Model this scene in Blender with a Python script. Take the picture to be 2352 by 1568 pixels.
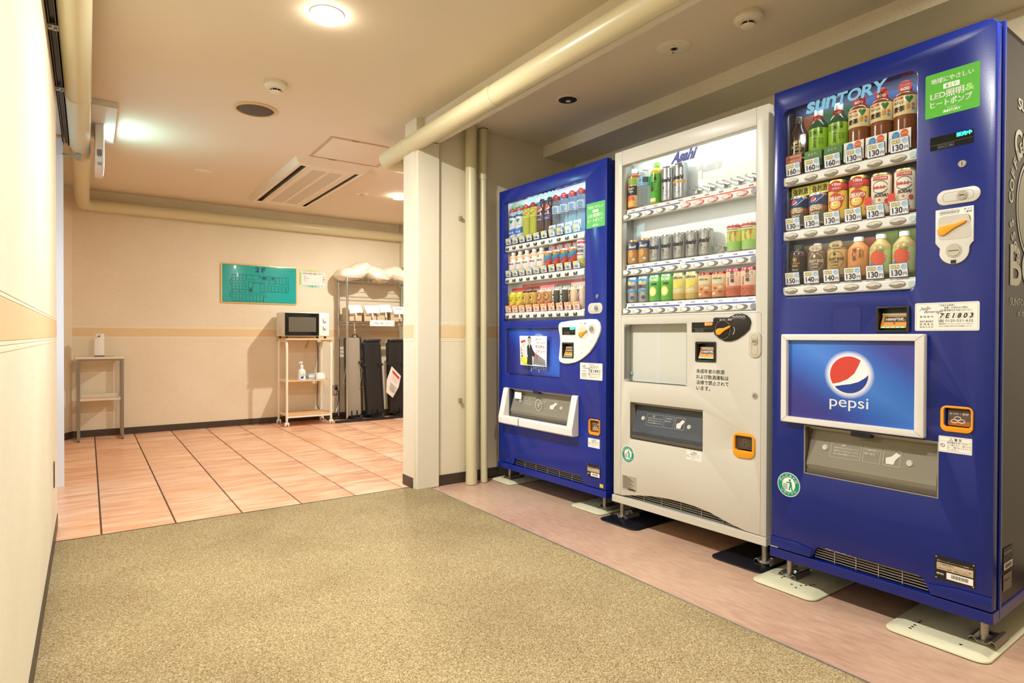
import bpy, math, random
from mathutils import Matrix, Vector
from mathutils.geometry import tessellate_polygon
for o in list(bpy.data.objects): bpy.data.objects.remove(o)
random.seed(7)
SC = bpy.context.scene
COL = SC.collection
R = math.radians
# ---------------------------------------------------------------- camera, world, exposure, lights
cam_d = bpy.data.cameras.new('camera'); cam = bpy.data.objects.new('camera', cam_d); COL.objects.link(cam)
cam_d.sensor_width = 36.0; cam_d.lens = 36.0 * 1384.08 / 2352.0; cam_d.clip_start = 0.02
YAW, PIT, ROL = 0.61352458, -0.00843726, 0.00291349
f0 = Vector((math.sin(YAW), math.cos(YAW), 0)); r0 = Vector((math.cos(YAW), -math.sin(YAW), 0)); u0 = Vector((0, 0, 1))
fw = f0 * math.cos(PIT) + u0 * math.sin(PIT); up = -f0 * math.sin(PIT) + u0 * math.cos(PIT)
rt = r0 * math.cos(ROL) + up * math.sin(ROL); up2 = -r0 * math.sin(ROL) + up * math.cos(ROL)
m = Matrix((rt, up2, -fw)).transposed().to_4x4(); m.translation = Vector((0, 0, 0.92))
cam.matrix_world = m
SC.camera = cam
SC.view_settings.view_transform = 'Standard'
SC.view_settings.look = 'None'
SC.view_settings.gamma = 1.0
SC.view_settings.use_curve_mapping = False
SC.view_settings.exposure = 0.0
SC.cycles.use_denoising = True
SC.cycles.max_bounces = 10
SC.cycles.diffuse_bounces = 6
SC.cycles.transparent_max_bounces = 16
SC.cycles.sample_clamp_indirect = 6.0
SC.cycles.caustics_reflective = False
SC.cycles.caustics_refractive = False
W = bpy.data.worlds.new('world'); SC.world = W; W.use_nodes = True
W.node_tree.nodes['Background'].inputs[0].default_value = (1.0, 0.96, 0.90, 1)
W.node_tree.nodes['Background'].inputs[1].default_value = 0.25
CEIL = 2.23

def area_light(name, loc, size, power, color, rot=(0, 0, 0), shape='DISK', sy=None, spread=180, parent=None):
    l = bpy.data.lights.new(name, 'AREA'); l.shape = shape; l.size = size
    if sy: l.size_y = sy
    l.energy = power; l.color = color; l.spread = R(spread)
    o = bpy.data.objects.new(name, l); COL.objects.link(o); o.location = loc; o.rotation_euler = rot
    if parent: o.parent = parent
    return o
WARM = (1.0, 0.955, 0.88)
area_light('corridor_lamp', (0.80, 2.45, CEIL - 0.035), 0.07, 50, (1.0, 0.972, 0.925))
area_light('back_room_lamp', (2.38, 5.23, CEIL - 0.035), 0.07, 46, (1.0, 0.95, 0.87))
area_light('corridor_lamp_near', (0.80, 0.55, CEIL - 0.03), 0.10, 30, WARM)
area_light('corridor_lamp_back', (0.80, 5.6, CEIL - 0.03), 0.14, 0.01, WARM)
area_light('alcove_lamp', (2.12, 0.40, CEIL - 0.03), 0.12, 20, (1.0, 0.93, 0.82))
area_light('daylight', (-0.75, 4.09, 1.1), 0.9, 15, (0.62, 0.80, 1.0), (0, R(-90), 0), 'RECTANGLE', 1.9, 70)

# ---------------------------------------------------------------- materials
MATS = {}
def lin(c):
    return tuple(((x / 12.92) if x <= 0.04045 else ((x + 0.055) / 1.055) ** 2.4) for x in c)
def hexc(s):
    s = s.lstrip('#'); return lin(tuple(int(s[i:i + 2], 16) / 255 for i in (0, 2, 4)))
def mat(name, color, rough=0.5, metal=0.0, spec=0.5, emit=None, es=0.0, bump=0.0, bscale=200.0, var=0.0, vscale=8.0, coat=0.0, alpha=None):
    if name in MATS: return MATS[name]
    if isinstance(color, str): color = hexc(color)
    M = bpy.data.materials.new(name); M.use_nodes = True; nt = M.node_tree; p = nt.nodes['Principled BSDF']
    p.inputs['Base Color'].default_value = (*color[:3], 1); p.inputs['Roughness'].default_value = rough
    p.inputs['Metallic'].default_value = metal; p.inputs['Specular IOR Level'].default_value = spec
    p.inputs['Coat Weight'].default_value = coat; p.inputs['Coat Roughness'].default_value = 0.05
    if emit is not None:
        if isinstance(emit, str): emit = hexc(emit)
        p.inputs['Emission Color'].default_value = (*emit[:3], 1); p.inputs['Emission Strength'].default_value = es
    tc = None
    if bump or var:
        tc = nt.nodes.new('ShaderNodeTexCoord')
    if bump:
        n = nt.nodes.new('ShaderNodeTexNoise'); n.inputs['Scale'].default_value = bscale; n.inputs['Detail'].default_value = 3
        b = nt.nodes.new('ShaderNodeBump'); b.inputs['Strength'].default_value = bump; b.inputs['Distance'].default_value = 0.002
        nt.links.new(tc.outputs['Object'], n.inputs['Vector']); nt.links.new(n.outputs['Fac'], b.inputs['Height']); nt.links.new(b.outputs['Normal'], p.inputs['Normal'])
    if var:
        n = nt.nodes.new('ShaderNodeTexNoise'); n.inputs['Scale'].default_value = vscale; n.inputs['Detail'].default_value = 6
        mx = nt.nodes.new('ShaderNodeMix'); mx.data_type = 'RGBA'
        mx.inputs['A'].default_value = (*[c * (1 - var) for c in color[:3]], 1); mx.inputs['B'].default_value = (*[min(1, c * (1 + var)) for c in color[:3]], 1)
        nt.links.new(tc.outputs['Object'], n.inputs['Vector']); nt.links.new(n.outputs['Fac'], mx.inputs['Factor']); nt.links.new(mx.outputs['Result'], p.inputs['Base Color'])
    if alpha is not None: p.inputs['Alpha'].default_value = alpha
    MATS[name] = M
    return M
def C(s, rough=0.45, spec=0.4):        # plain printed / plastic colour
    return mat('print_%s_%g' % (s, rough), s, rough, 0, spec)
def nodes(M): return M.node_tree.nodes, M.node_tree.links, M.node_tree.nodes['Principled BSDF']
def math_node(N, L, op, a, b=None, c=None):
    n = N.new('ShaderNodeMath'); n.operation = op
    for i, v in enumerate((a, b, c)):
        if v is None: continue
        if isinstance(v, (int, float)): n.inputs[i].default_value = v
        else: L.new(v, n.inputs[i])
    return n.outputs[0]
def ramp(N, L, fac, stops):
    r = N.new('ShaderNodeValToRGB'); L.new(fac, r.inputs['Fac'])
    e = r.color_ramp.elements
    while len(e) < len(stops): e.new(0.5)
    for i, (p, c) in enumerate(stops):
        e[i].position = p; e[i].color = (*(hexc(c) if isinstance(c, str) else c), 1)
    return r.outputs['Color']

def wallpaper(name, c1, c2):
    M = mat(name, c1, 0.72, spec=0.25); N, L, p = nodes(M)
    tc = N.new('ShaderNodeTexCoord'); mp = N.new('ShaderNodeMapping'); mp.inputs['Scale'].default_value = (260, 260, 90); L.new(tc.outputs['Object'], mp.inputs['Vector'])
    n = N.new('ShaderNodeTexNoise'); n.inputs['Scale'].default_value = 1; n.inputs['Detail'].default_value = 3; L.new(mp.outputs[0], n.inputs['Vector'])
    n2 = N.new('ShaderNodeTexNoise'); n2.inputs['Scale'].default_value = 1.7; n2.inputs['Detail'].default_value = 5; L.new(tc.outputs['Object'], n2.inputs['Vector'])
    f = math_node(N, L, 'ADD', math_node(N, L, 'MULTIPLY', n.outputs['Fac'], 0.55), math_node(N, L, 'MULTIPLY', n2.outputs['Fac'], 0.45))
    L.new(ramp(N, L, f, [(0.36, c2), (0.62, c1)]), p.inputs['Base Color'])
    b = N.new('ShaderNodeBump'); b.inputs['Strength'].default_value = 0.25; b.inputs['Distance'].default_value = 0.001
    L.new(n.outputs['Fac'], b.inputs['Height']); L.new(b.outputs['Normal'], p.inputs['Normal'])
    return M
M_WALL = wallpaper('wallpaper', '#e6dfca', '#d8ceb4')
M_WALLF = wallpaper('wallpaper_far', '#e8dfcb', '#dccfb4')
M_CEIL = mat('ceiling_paper', '#dfd4c0', 0.8, spec=0.2, bump=0.35, bscale=260, var=0.03, vscale=3)
M_BASE = mat('skirting_vinyl', '#40352b', 0.45, var=0.1, vscale=5)
M_BAND2 = mat('border_plain', '#dcc198', 0.7, spec=0.2, var=0.06, vscale=30)
M_BANDL = mat('border_light', '#ebdfc6', 0.7, spec=0.2)
def border_mat(name, axis):
    M = mat(name, '#d9b98a', 0.7, spec=0.2); N, L, p = nodes(M)
    tc = N.new('ShaderNodeTexCoord'); s = N.new('ShaderNodeSeparateXYZ'); L.new(tc.outputs['Object'], s.inputs[0])
    X = s.outputs[axis]; Z = math_node(N, L, 'MULTIPLY', math_node(N, L, 'SUBTRACT', s.outputs[2], 0.9475), 1 / 0.0375)
    out = None
    for sg, off in ((1, 0.0), (-1, 0.35)):
        sh = math_node(N, L, 'MULTIPLY', math_node(N, L, 'SINE', math_node(N, L, 'MULTIPLY', Z, 1.45)), 0.034 * sg)
        t = math_node(N, L, 'FRACT', math_node(N, L, 'ADD', math_node(N, L, 'MULTIPLY', math_node(N, L, 'ADD', X, sh), 1 / 0.0165), off))
        d = math_node(N, L, 'ABSOLUTE', math_node(N, L, 'SUBTRACT', t, 0.5))
        ln = math_node(N, L, 'LESS_THAN', d, 0.13 if sg > 0 else 0.06)
        ln = math_node(N, L, 'MULTIPLY', ln, 1.0 if sg > 0 else 0.5)
        out = ln if out is None else math_node(N, L, 'MAXIMUM', out, ln)
    L.new(ramp(N, L, out, [(0.0, '#dabb8c'), (1.0, '#ecdcbc')]), p.inputs['Base Color'])
    return M
M_BANDX = border_mat('border_weave_x', 0)
def carpet():
    M = mat('carpet_loop', '#9b875c', 0.95, spec=0.1); N, L, p = nodes(M)
    tc = N.new('ShaderNodeTexCoord')
    v = N.new('ShaderNodeTexVoronoi'); v.inputs['Scale'].default_value = 380; L.new(tc.outputs['Object'], v.inputs['Vector'])
    s = N.new('ShaderNodeSeparateColor'); L.new(v.outputs['Color'], s.inputs[0])
    n = N.new('ShaderNodeTexNoise'); n.inputs['Scale'].default_value = 150; n.inputs['Detail'].default_value = 4; L.new(tc.outputs['Object'], n.inputs['Vector'])
    f = math_node(N, L, 'ADD', math_node(N, L, 'MULTIPLY', s.outputs[0], 0.6), math_node(N, L, 'MULTIPLY', n.outputs['Fac'], 0.45))
    col = ramp(N, L, f, [(0.12, '#6a4e34'), (0.30, '#8f7450'), (0.48, '#a4936b'), (0.66, '#b3a680'), (0.86, '#d2c6a2')])
    st = N.new('ShaderNodeTexNoise'); st.inputs['Scale'].default_value = 2.2; st.inputs['Detail'].default_value = 5; L.new(tc.outputs['Object'], st.inputs['Vector'])
    mx = N.new('ShaderNodeMix'); mx.data_type = 'RGBA'; mx.blend_type = 'MULTIPLY'; mx.inputs['Factor'].default_value = 1
    L.new(col, mx.inputs['A']); L.new(ramp(N, L, st.outputs['Fac'], [(0.3, (0.82, 0.80, 0.78)), (0.6, (1, 1, 1))]), mx.inputs['B'])
    L.new(mx.outputs['Result'], p.inputs['Base Color'])
    b = N.new('ShaderNodeBump'); b.inputs['Strength'].default_value = 0.9; b.inputs['Distance'].default_value = 0.004
    L.new(f, b.inputs['Height']); L.new(b.outputs['Normal'], p.inputs['Normal'])
    return M
M_CARPET = carpet()
def tile_mat():
    M = mat('terracotta_tile', '#dca479', 0.22, spec=0.5); N, L, p = nodes(M)
    tc = N.new('ShaderNodeTexCoord'); oi = N.new('ShaderNodeObjectInfo')
    mp = N.new('ShaderNodeMapping'); mp.inputs['Scale'].default_value = (1.5, 7, 1); L.new(tc.outputs['Object'], mp.inputs['Vector'])
    cx = N.new('ShaderNodeCombineXYZ'); L.new(math_node(N, L, 'MULTIPLY', oi.outputs['Random'], 40), cx.inputs[0]); L.new(cx.outputs[0], mp.inputs['Location'])
    n = N.new('ShaderNodeTexNoise'); n.inputs['Scale'].default_value = 2.2; n.inputs['Detail'].default_value = 6; n.inputs['Distortion'].default_value = 0.6; L.new(mp.outputs[0], n.inputs['Vector'])
    f = math_node(N, L, 'ADD', n.outputs['Fac'], math_node(N, L, 'MULTIPLY', math_node(N, L, 'SUBTRACT', oi.outputs['Random'], 0.5), 0.12))
    L.new(ramp(N, L, f, [(0.30, '#d69c78'), (0.48, '#e3b08c'), (0.66, '#eec5a6')]), p.inputs['Base Color'])
    r = math_node(N, L, 'ADD', math_node(N, L, 'MULTIPLY', n.outputs['Fac'], 0.25), 0.2); L.new(r, p.inputs['Roughness'])
    return M
M_TILE = tile_mat()
M_GROUT = mat('grout', '#5b4a3c', 0.9)
def vinyl():
    M = mat('vinyl_floor', '#b08d74', 0.38, spec=0.4); N, L, p = nodes(M)
    tc = N.new('ShaderNodeTexCoord'); mp = N.new('ShaderNodeMapping'); mp.inputs['Scale'].default_value = (9, 2.5, 1); mp.inputs['Rotation'].default_value = (0, 0, 0.5); L.new(tc.outputs['Object'], mp.inputs['Vector'])
    n = N.new('ShaderNodeTexNoise'); n.inputs['Scale'].default_value = 6; n.inputs['Detail'].default_value = 8; L.new(mp.outputs[0], n.inputs['Vector'])
    n2 = N.new('ShaderNodeTexNoise'); n2.inputs['Scale'].default_value = 1.6; n2.inputs['Detail'].default_value = 5; L.new(tc.outputs['Object'], n2.inputs['Vector'])
    f = math_node(N, L, 'ADD', math_node(N, L, 'MULTIPLY', n.outputs['Fac'], 0.4), math_node(N, L, 'MULTIPLY', n2.outputs['Fac'], 0.6))
    L.new(ramp(N, L, f, [(0.33, '#a68270'), (0.5, '#bd9c86'), (0.66, '#cdb097')]), p.inputs['Base Color'])
    return M
M_VINYL = vinyl()
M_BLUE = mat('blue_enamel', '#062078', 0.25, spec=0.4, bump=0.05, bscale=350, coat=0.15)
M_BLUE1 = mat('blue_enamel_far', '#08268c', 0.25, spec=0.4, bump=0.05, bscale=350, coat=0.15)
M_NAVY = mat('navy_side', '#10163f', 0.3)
M_IVORY = mat('ivory_enamel', '#cbcac0', 0.35, spec=0.5, bump=0.04, bscale=350)
M_WHITE = mat('white_plastic', '#e9e9e6', 0.35)
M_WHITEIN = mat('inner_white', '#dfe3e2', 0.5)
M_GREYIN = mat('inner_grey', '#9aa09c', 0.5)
M_DARK = mat('dark_plastic', '#1c1c1c', 0.4)
M_BLACK = mat('black_gloss', '#0f1012', 0.18)
M_CHROME = mat('chrome', '#c9c9c6', 0.18, metal=1.0)
M_STEEL = mat('steel', '#aeaca4', 0.35, metal=0.75)
M_RAIL = mat('bronze_rail', '#5b4a34', 0.45, metal=0.3, var=0.2, vscale=12)
M_PIPE = mat('cream_pvc', '#cfc7a2', 0.32, spec=0.5)
M_COL = mat('column_paint', '#ddd6c0', 0.45, var=0.03, vscale=20)
M_PLATE = mat('foot_plate_cream', '#dcdbbd', 0.28, spec=0.5)
M_PLATEK = mat('foot_plate_black', '#15171f', 0.2, spec=0.5, bump=0.2, bscale=500)
M_ORANGE = mat('orange_plastic', '#f0a01c', 0.3)
M_ORANGED = mat('orange_deep', '#c07a28', 0.35)
M_WOOD = mat('beech_board', '#dcb584', 0.5, var=0.08, vscale=20)
M_TUBE = mat('cream_tube', '#efe9da', 0.3)
M_PILLOW = mat('pillow_cotton', '#f0e6d0', 0.85, bump=0.3, bscale=60)
M_FLOORG = mat('threshold_grey', '#77756c', 0.6, var=0.1, vscale=30)
def glassy(name, tint, f0, rough=0.03, dens=0.0, col='#888888'):
    if name in MATS: return MATS[name]
    M = bpy.data.materials.new(name); M.use_nodes = True; N = M.node_tree.nodes; L = M.node_tree.links; N.clear()
    out = N.new('ShaderNodeOutputMaterial'); tr = N.new('ShaderNodeBsdfTransparent'); tr.inputs[0].default_value = (*tint, 1)
    gl = N.new('ShaderNodeBsdfGlossy'); gl.inputs['Roughness'].default_value = rough
    df = N.new('ShaderNodeBsdfDiffuse'); df.inputs[0].default_value = (*hexc(col), 1)
    m1 = N.new('ShaderNodeMixShader'); m1.inputs[0].default_value = dens; L.new(tr.outputs[0], m1.inputs[1]); L.new(df.outputs[0], m1.inputs[2])
    lw = N.new('ShaderNodeLayerWeight'); lw.inputs['Blend'].default_value = 0.5      # Schlick term, the same on both faces of a pane
    r0_ = ((f0 - 1) / (f0 + 1)) ** 2 * 0.6
    fr_ = math_node(N, L, 'ADD', math_node(N, L, 'MULTIPLY', math_node(N, L, 'POWER', lw.outputs['Facing'], 4.0), 0.6), r0_)
    m2 = N.new('ShaderNodeMixShader'); L.new(fr_, m2.inputs[0]); L.new(m1.outputs[0], m2.inputs[1]); L.new(gl.outputs[0], m2.inputs[2])
    L.new(m2.outputs[0], out.inputs[0]); MATS[name] = M; return M
M_GLASS = glassy('window_glass', (0.97, 0.98, 0.98), 1.45)
M_SMOKE = glassy('smoked_flap', (0.75, 0.73, 0.68), 1.5, 0.10, 0.55, '#a8a494')
M_SMOKED = glassy('smoked_flap_dark', (0.6, 0.62, 0.66), 1.6, 0.08, 0.45, '#6c757f')
M_PET = glassy('clear_pet', (0.86, 0.9, 0.93), 1.5, 0.08, 0.22, '#c9d6dc')

# ---------------------------------------------------------------- mesh builder
GL = {}
def glyphs(text, bold=0.0):
    k = (text, bold)
    if k in GL: return GL[k]
    c = bpy.data.curves.new('t', 'FONT'); c.body = text; c.resolution_u = 5 if all(ord(q) < 128 for q in text) and len(text) < 9 else 2; c.offset = bold; c.fill_mode = 'BOTH'
    o = bpy.data.objects.new('t', c); me = o.to_mesh()
    V = [(v.co.x, v.co.y) for v in me.vertices]; F = [tuple(p.vertices) for p in me.polygons if p.normal.z > -0.5]
    o.to_mesh_clear(); bpy.data.objects.remove(o); bpy.data.curves.remove(c)
    if not V: V = [(0, 0)]; F = []
    x0 = min(v[0] for v in V); x1 = max(v[0] for v in V); y0 = min(v[1] for v in V); y1 = max(v[1] for v in V)
    GL[k] = (V, F, x0, x1, y0, y1); return GL[k]
def rr(x0, x1, z0, z1, r, n=5):
    if r <= 0: return [(x0, z0), (x1, z0), (x1, z1), (x0, z1)]
    P = []
    for cx, cz, a in ((x1 - r, z0 + r, -90), (x1 - r, z1 - r, 0), (x0 + r, z1 - r, 90), (x0 + r, z0 + r, 180)):
        for i in range(n + 1):
            t = R(a + 90 * i / n); P.append((cx + r * math.cos(t), cz + r * math.sin(t)))
    return P
def ell(cx, cz, rx, rz, n=20): return [(cx + rx * math.cos(2 * math.pi * i / n), cz + rz * math.sin(2 * math.pi * i / n)) for i in range(n)]
class MB:
    def __init__(s, M=None, ch=None): s.v = []; s.f = []; s.m = []; s.mats = []; s.M = M; s.wrap = None; s.ch = ch; s.chamfered = False
    def mi(s, m):
        if m not in s.mats: s.mats.append(m)
        return s.mats.index(m)
    def add(s, V, F, m):
        b = len(s.v)
        for p in V:
            p = Vector(p)
            if s.wrap: p = s.wrap(p)
            if s.M is not None: p = s.M @ p
            s.v.append(p)
        k = s.mi(m)
        for f in F: s.f.append(tuple(b + i for i in f)); s.m.append(k)
        return s
    def box(s, x0, x1, y0, y1, z0, z1, m):
        V = [(x0, y0, z0), (x1, y0, z0), (x1, y1, z0), (x0, y1, z0), (x0, y0, z1), (x1, y0, z1), (x1, y1, z1), (x0, y1, z1)]
        return s.add(V, [(0, 3, 2, 1), (4, 5, 6, 7), (0, 1, 5, 4), (1, 2, 6, 5), (2, 3, 7, 6), (3, 0, 4, 7)], m)
    def plate(s, outer, y0, y1, m, holes=(), ms=None):      # outline in x,z extruded from y0 (front, softly rounded edge) to y1
        loops = [list(outer)] + [list(h) for h in holes]; t = y1 - y0
        ch = s.ch if s.ch is not None else (min(.002, t * .4) if t >= .0025 else 0)
        def off(l, li, c):
            n = len(l); A = sum(l[i][0] * l[(i + 1) % n][1] - l[(i + 1) % n][0] * l[i][1] for i in range(n)); sg = (1 if A > 0 else -1) * (1 if li == 0 else -1); R_ = []
            for i in range(n):
                p0, p1, p2 = l[i - 1], l[i], l[(i + 1) % n]
                a = Vector((p1[0] - p0[0], p1[1] - p0[1])); b = Vector((p2[0] - p1[0], p2[1] - p1[1]))
                if a.length < 1e-9 or b.length < 1e-9: R_.append(p1); continue
                a.normalize(); b.normalize(); n1 = Vector((-a.y, a.x)) * sg; n2 = Vector((-b.y, b.x)) * sg; k = (n1 + n2) / max(.35, 1 + n1.dot(n2)) * c
                R_.append((p1[0] + k.x, p1[1] + k.y))
            return R_
        lev = [(ch, 0), (ch * .3, ch * .3), (0, ch)] if ch else [(0, 0)]
        rings = [([off(l, li, c) if c else l for li, l in enumerate(loops)], y0 + dy) for c, dy in lev] + [(loops, y1)]
        s.chamfered = s.chamfered or bool(ch)
        tri = tessellate_polygon([[Vector((p[0], p[1], 0)) for p in l] for l in loops])
        flat = [p for l in loops for p in l]; n = len(flat); V = []
        for ls, yy in rings: V += [(p[0], yy, p[1]) for l in ls for p in l]
        last = n * (len(rings) - 1); F = []; G = []
        for q in tri:
            a, b, c = (Vector(flat[i]) for i in q)
            t2 = tuple(q) if (b - a).cross(c - a) > 0 else (q[0], q[2], q[1])
            F.append(t2); F.append((t2[0] + last, t2[2] + last, t2[1] + last))
        k = 0
        for li, l in enumerate(loops):
            A = sum(l[i][0] * l[(i + 1) % len(l)][1] - l[(i + 1) % len(l)][0] * l[i][1] for i in range(len(l)))
            flip = (A < 0) != (li > 0)
            for r_ in range(len(rings) - 1):
                o_ = r_ * n
                for i in range(len(l)):
                    a, b = o_ + k + i, o_ + k + (i + 1) % len(l)
                    G.append((b, a, a + n, b + n) if not flip else (a, b, b + n, a + n))
            k += len(l)
        s.add(V, F, m)
        b = len(s.v) - len(V); kk = s.mi(ms or m)
        for f in G: s.f.append(tuple(b + i for i in f)); s.m.append(kk)
        return s
    def flat(s, outer, y, m, holes=()):                      # single sheet facing -y
        loops = [list(outer)] + [list(h) for h in holes]
        tri = tessellate_polygon([[Vector((p[0], p[1], 0)) for p in l] for l in loops]); fl = [p for l in loops for p in l]
        F = []
        for t in tri:
            a, b, c = (Vector(fl[i]) for i in t)
            F.append(tuple(t) if (b - a).cross(c - a) > 0 else (t[0], t[2], t[1]))
        return s.add([(p[0], y, p[1]) for p in fl], F, m)
    def rect(s, x0, x1, z0, z1, y, m, r=0): return s.flat(rr(x0, x1, z0, z1, r, 4), y, m)
    def ring(s, cx, cz, rx, rz, t, y, m, n=24): return s.flat(ell(cx, cz, rx, rz, n), y, m, [ell(cx, cz, rx - t, rz - t, n)])
    def frame(s, x0, x1, z0, z1, t, y, m, r=0): return s.flat(rr(x0, x1, z0, z1, r, 4), y, m, [rr(x0 + t, x1 - t, z0 + t, z1 - t, max(0, r - t), 4)])
    def line(s, pts, t, y, m):
        for (a, b), (c, d) in zip(pts[:-1], pts[1:]):
            L = math.hypot(c - a, d - b) or 1e-6; nx, nz = -(d - b) / L * t / 2, (c - a) / L * t / 2
            s.flat([(a - nx, b - nz), (c - nx, d - nz), (c + nx, d + nz), (a + nx, b + nz)], y, m)
        return s
    def text(s, t, x0, z0, y, m, w=None, h=None, bold=0.0, shear=0.0, rot=0.0, al='L'):
        if bold and any(ord(q) > 127 for q in t):          # heavier strokes by overprinting
            V, F, a, b, c, d = glyphs(t, 0.0); n = len(V); e = bold * 0.9
            V = [(p[0] - e, p[1]) for p in V] + [(p[0] + e, p[1]) for p in V] + [(p[0], p[1] + e * .8) for p in V]; F = F + [tuple(i + n for i in f) for f in F] + [tuple(i + 2 * n for i in f) for f in F]
        else: V, F, a, b, c, d = glyphs(t, bold)
        W_, H_ = max(b - a, 1e-4), max(d - c, 1e-4)
        if w and h: sx, sz = w / W_, h / H_
        elif h: sx = sz = h / H_
        else: sx = sz = w / W_
        ox = 0 if al == 'L' else -W_ * sx / 2 if al == 'C' else -W_ * sx
        cr_, sr_ = math.cos(R(rot)), math.sin(R(rot)); P = []
        for px, pz in V:
            X = (px - a) * sx + ox; Z = (pz - c) * sz; X += Z * shear
            P.append((x0 + X * cr_ - Z * sr_, y, z0 + X * sr_ + Z * cr_))
        return s.add(P, F, m)
    def logo_s(s, x0, z0, w, h, y, m, bold=0.03):           # mixed lower/upper case wordmark in seven letters
        W7 = [('s', .12, 1), ('u', .14, .98), ('n', .14, .98), ('T', .14, 1), ('O', .175, 1), ('R', .16, 1), ('Y', .175, 1)]
        T = sum(a[1] for a in W7) + 6 * 0.008 - .035; x = x0
        for ch, cw, hh in W7:
            s.text(ch, x, z0, y, m, w=cw / T * w, h=h * hh, bold=bold, shear=0.16); x += (cw + 0.008 - (.035 if ch == 'R' else 0)) / T * w
        return s
    def lathe(s, cx, cy, prof, n=24, cap=True):              # prof: (r, z, material for the band above)
        V = []
        for r, z, mm in prof:
            for i in range(n):
                t = 2 * math.pi * i / n; V.append((cx + r * math.cos(t), cy + r * math.sin(t), z))
        b0 = len(s.v)
        s.add(V, [], prof[0][2])
        for k in range(len(prof) - 1):
            mm = s.mi(prof[k][2])
            for i in range(n):
                j = (i + 1) % n
                s.f.append((b0 + k * n + i, b0 + k * n + j, b0 + (k + 1) * n + j, b0 + (k + 1) * n + i)); s.m.append(mm)
        if cap:
            s.f.append(tuple(b0 + i for i in reversed(range(n)))); s.m.append(s.mi(prof[0][2]))
            k = len(prof) - 1; s.f.append(tuple(b0 + k * n + i for i in range(n))); s.m.append(s.mi(prof[k][2]))
        return s
    def disc(s, c, axis, r, h, m, n=20, r2=None):            # short cylinder from c along axis
        ax = Vector(axis).normalized(); u = ax.orthogonal().normalized(); w = ax.cross(u); c = Vector(c); r2 = r if r2 is None else r2
        V = [c + (u * math.cos(2 * math.pi * i / n) + w * math.sin(2 * math.pi * i / n)) * r for i in range(n)]
        V += [c + ax * h + (u * math.cos(2 * math.pi * i / n) + w * math.sin(2 * math.pi * i / n)) * r2 for i in range(n)]
        F = [(i, (i + 1) % n, n + (i + 1) % n, n + i) for i in range(n)] + [tuple(reversed(range(n))), tuple(range(n, 2 * n))]
        return s.add(V, F, m)
    def tube(s, pts, r, m, n=10, closed=False):
        P = [Vector(p) for p in pts]; V = []; F = []; u = None
        for i, p in enumerate(P):
            a = P[max(i - 1, 0)]; b = P[min(i + 1, len(P) - 1)]; t = (b - a).normalized()
            u = t.orthogonal().normalized() if u is None else (u - t * u.dot(t)).normalized()
            w = t.cross(u)
            for k in range(n):
                q = 2 * math.pi * k / n; V.append(p + (u * math.cos(q) + w * math.sin(q)) * r)
        for i in range(len(P) - 1):
            for k in range(n):
                j = (k + 1) % n; F.append((i * n + k, i * n + j, (i + 1) * n + j, (i + 1) * n + k))
        F += [tuple(reversed(range(n))), tuple((len(P) - 1) * n + k for k in range(n))]
        return s.add(V, F, m)
    def mesh(s, name, smooth=38):
        me = bpy.data.meshes.new(name); me.from_pydata([tuple(v) for v in s.v], [], s.f)
        for mm in s.mats: me.materials.append(mm)
        me.polygons.foreach_set('material_index', s.m)
        me.polygons.foreach_set('use_smooth', [not s.chamfered] * len(s.f)); me.update()
        me.set_sharp_from_angle(angle=R(smooth))
        return me
    def build(s, name, parent=None, bevel=0.0, loc=None, rot=None, smooth=38):
        return place(s.mesh(name, smooth), name, parent, 0 if s.chamfered else bevel, loc, rot)
def place(me, name, parent=None, bevel=0.0, loc=None, rot=None):
    o = bpy.data.objects.new(name, me); COL.objects.link(o)
    if parent: o.parent = parent
    if loc: o.location = loc
    if rot: o.rotation_euler = rot
    if bevel:
        me.polygons.foreach_set('use_smooth', [False] * len(me.polygons))
        md = o.modifiers.new('bevel', 'BEVEL'); md.width = bevel; md.segments = 2; md.limit_method = 'ANGLE'; md.angle_limit = R(40)
    return o
def tag(o, label=None, cat=None, group=None, kind=None):
    if label: o['label'] = label
    if cat: o['category'] = cat
    if group: o['group'] = group
    if kind: o['kind'] = kind
    return o
def empty(name, loc, rz=0):
    o = bpy.data.objects.new(name, None); COL.objects.link(o); o.location = loc; o.rotation_euler = (0, 0, rz); o.empty_display_size = 0.05; return o
def struct(b, name, bevel=0, label=None):
    o = b.build(name, bevel=bevel); o['kind'] = 'structure'
    if label: o['label'] = label
    return o
def sbox(name, x0, x1, y0, y1, z0, z1, m, label=None):
    return struct(MB().box(x0, x1, y0, y1, z0, z1, m), name, label=label)

# ---------------------------------------------------------------- the setting
XW = -0.122
# floors
fl = sbox('floor', -0.3, 4.3, 3.352, 7.2, -0.06, -0.006, M_GROUT, 'peach terracotta tiled floor with dark grout lines')
tm = MB(); tx, ty = 0.2955, 0.3015
tm.plate(rr(-tx / 2, tx / 2, -ty / 2, ty / 2, 0.003, 2), 0, 0.006, M_TILE)
tm.v = [Vector((v.x, v.z, -v.y)) for v in tm.v]
tmesh = tm.mesh('tile')
for i in range(-1, 14):
    for j in range(11):
        place(tmesh, 'tile', fl, loc=(0.05 + 0.3030 * (i + 0.5), 3.362 + 0.3045 * (j + 0.5), 0))
cf = MB()
poly = [(XW, -2.2), (1.697, -2.2), (1.697, 3.283), (1.60, 3.352), (XW, 3.352)]
cf.plate(poly, 0.0, 0.02, M_CARPET); cf.v = [Vector((v.x, v.z, -v.y)) for v in cf.v]
carp = struct(cf, 'floor_carpet', label='olive tan looped carpet with brown flecks')
sbox('floor_vinyl', 1.700, 2.90, -2.2, 3.30, -0.06, -0.003, M_VINYL, 'pinkish brown vinyl floor strip under the vending machines')
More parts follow.
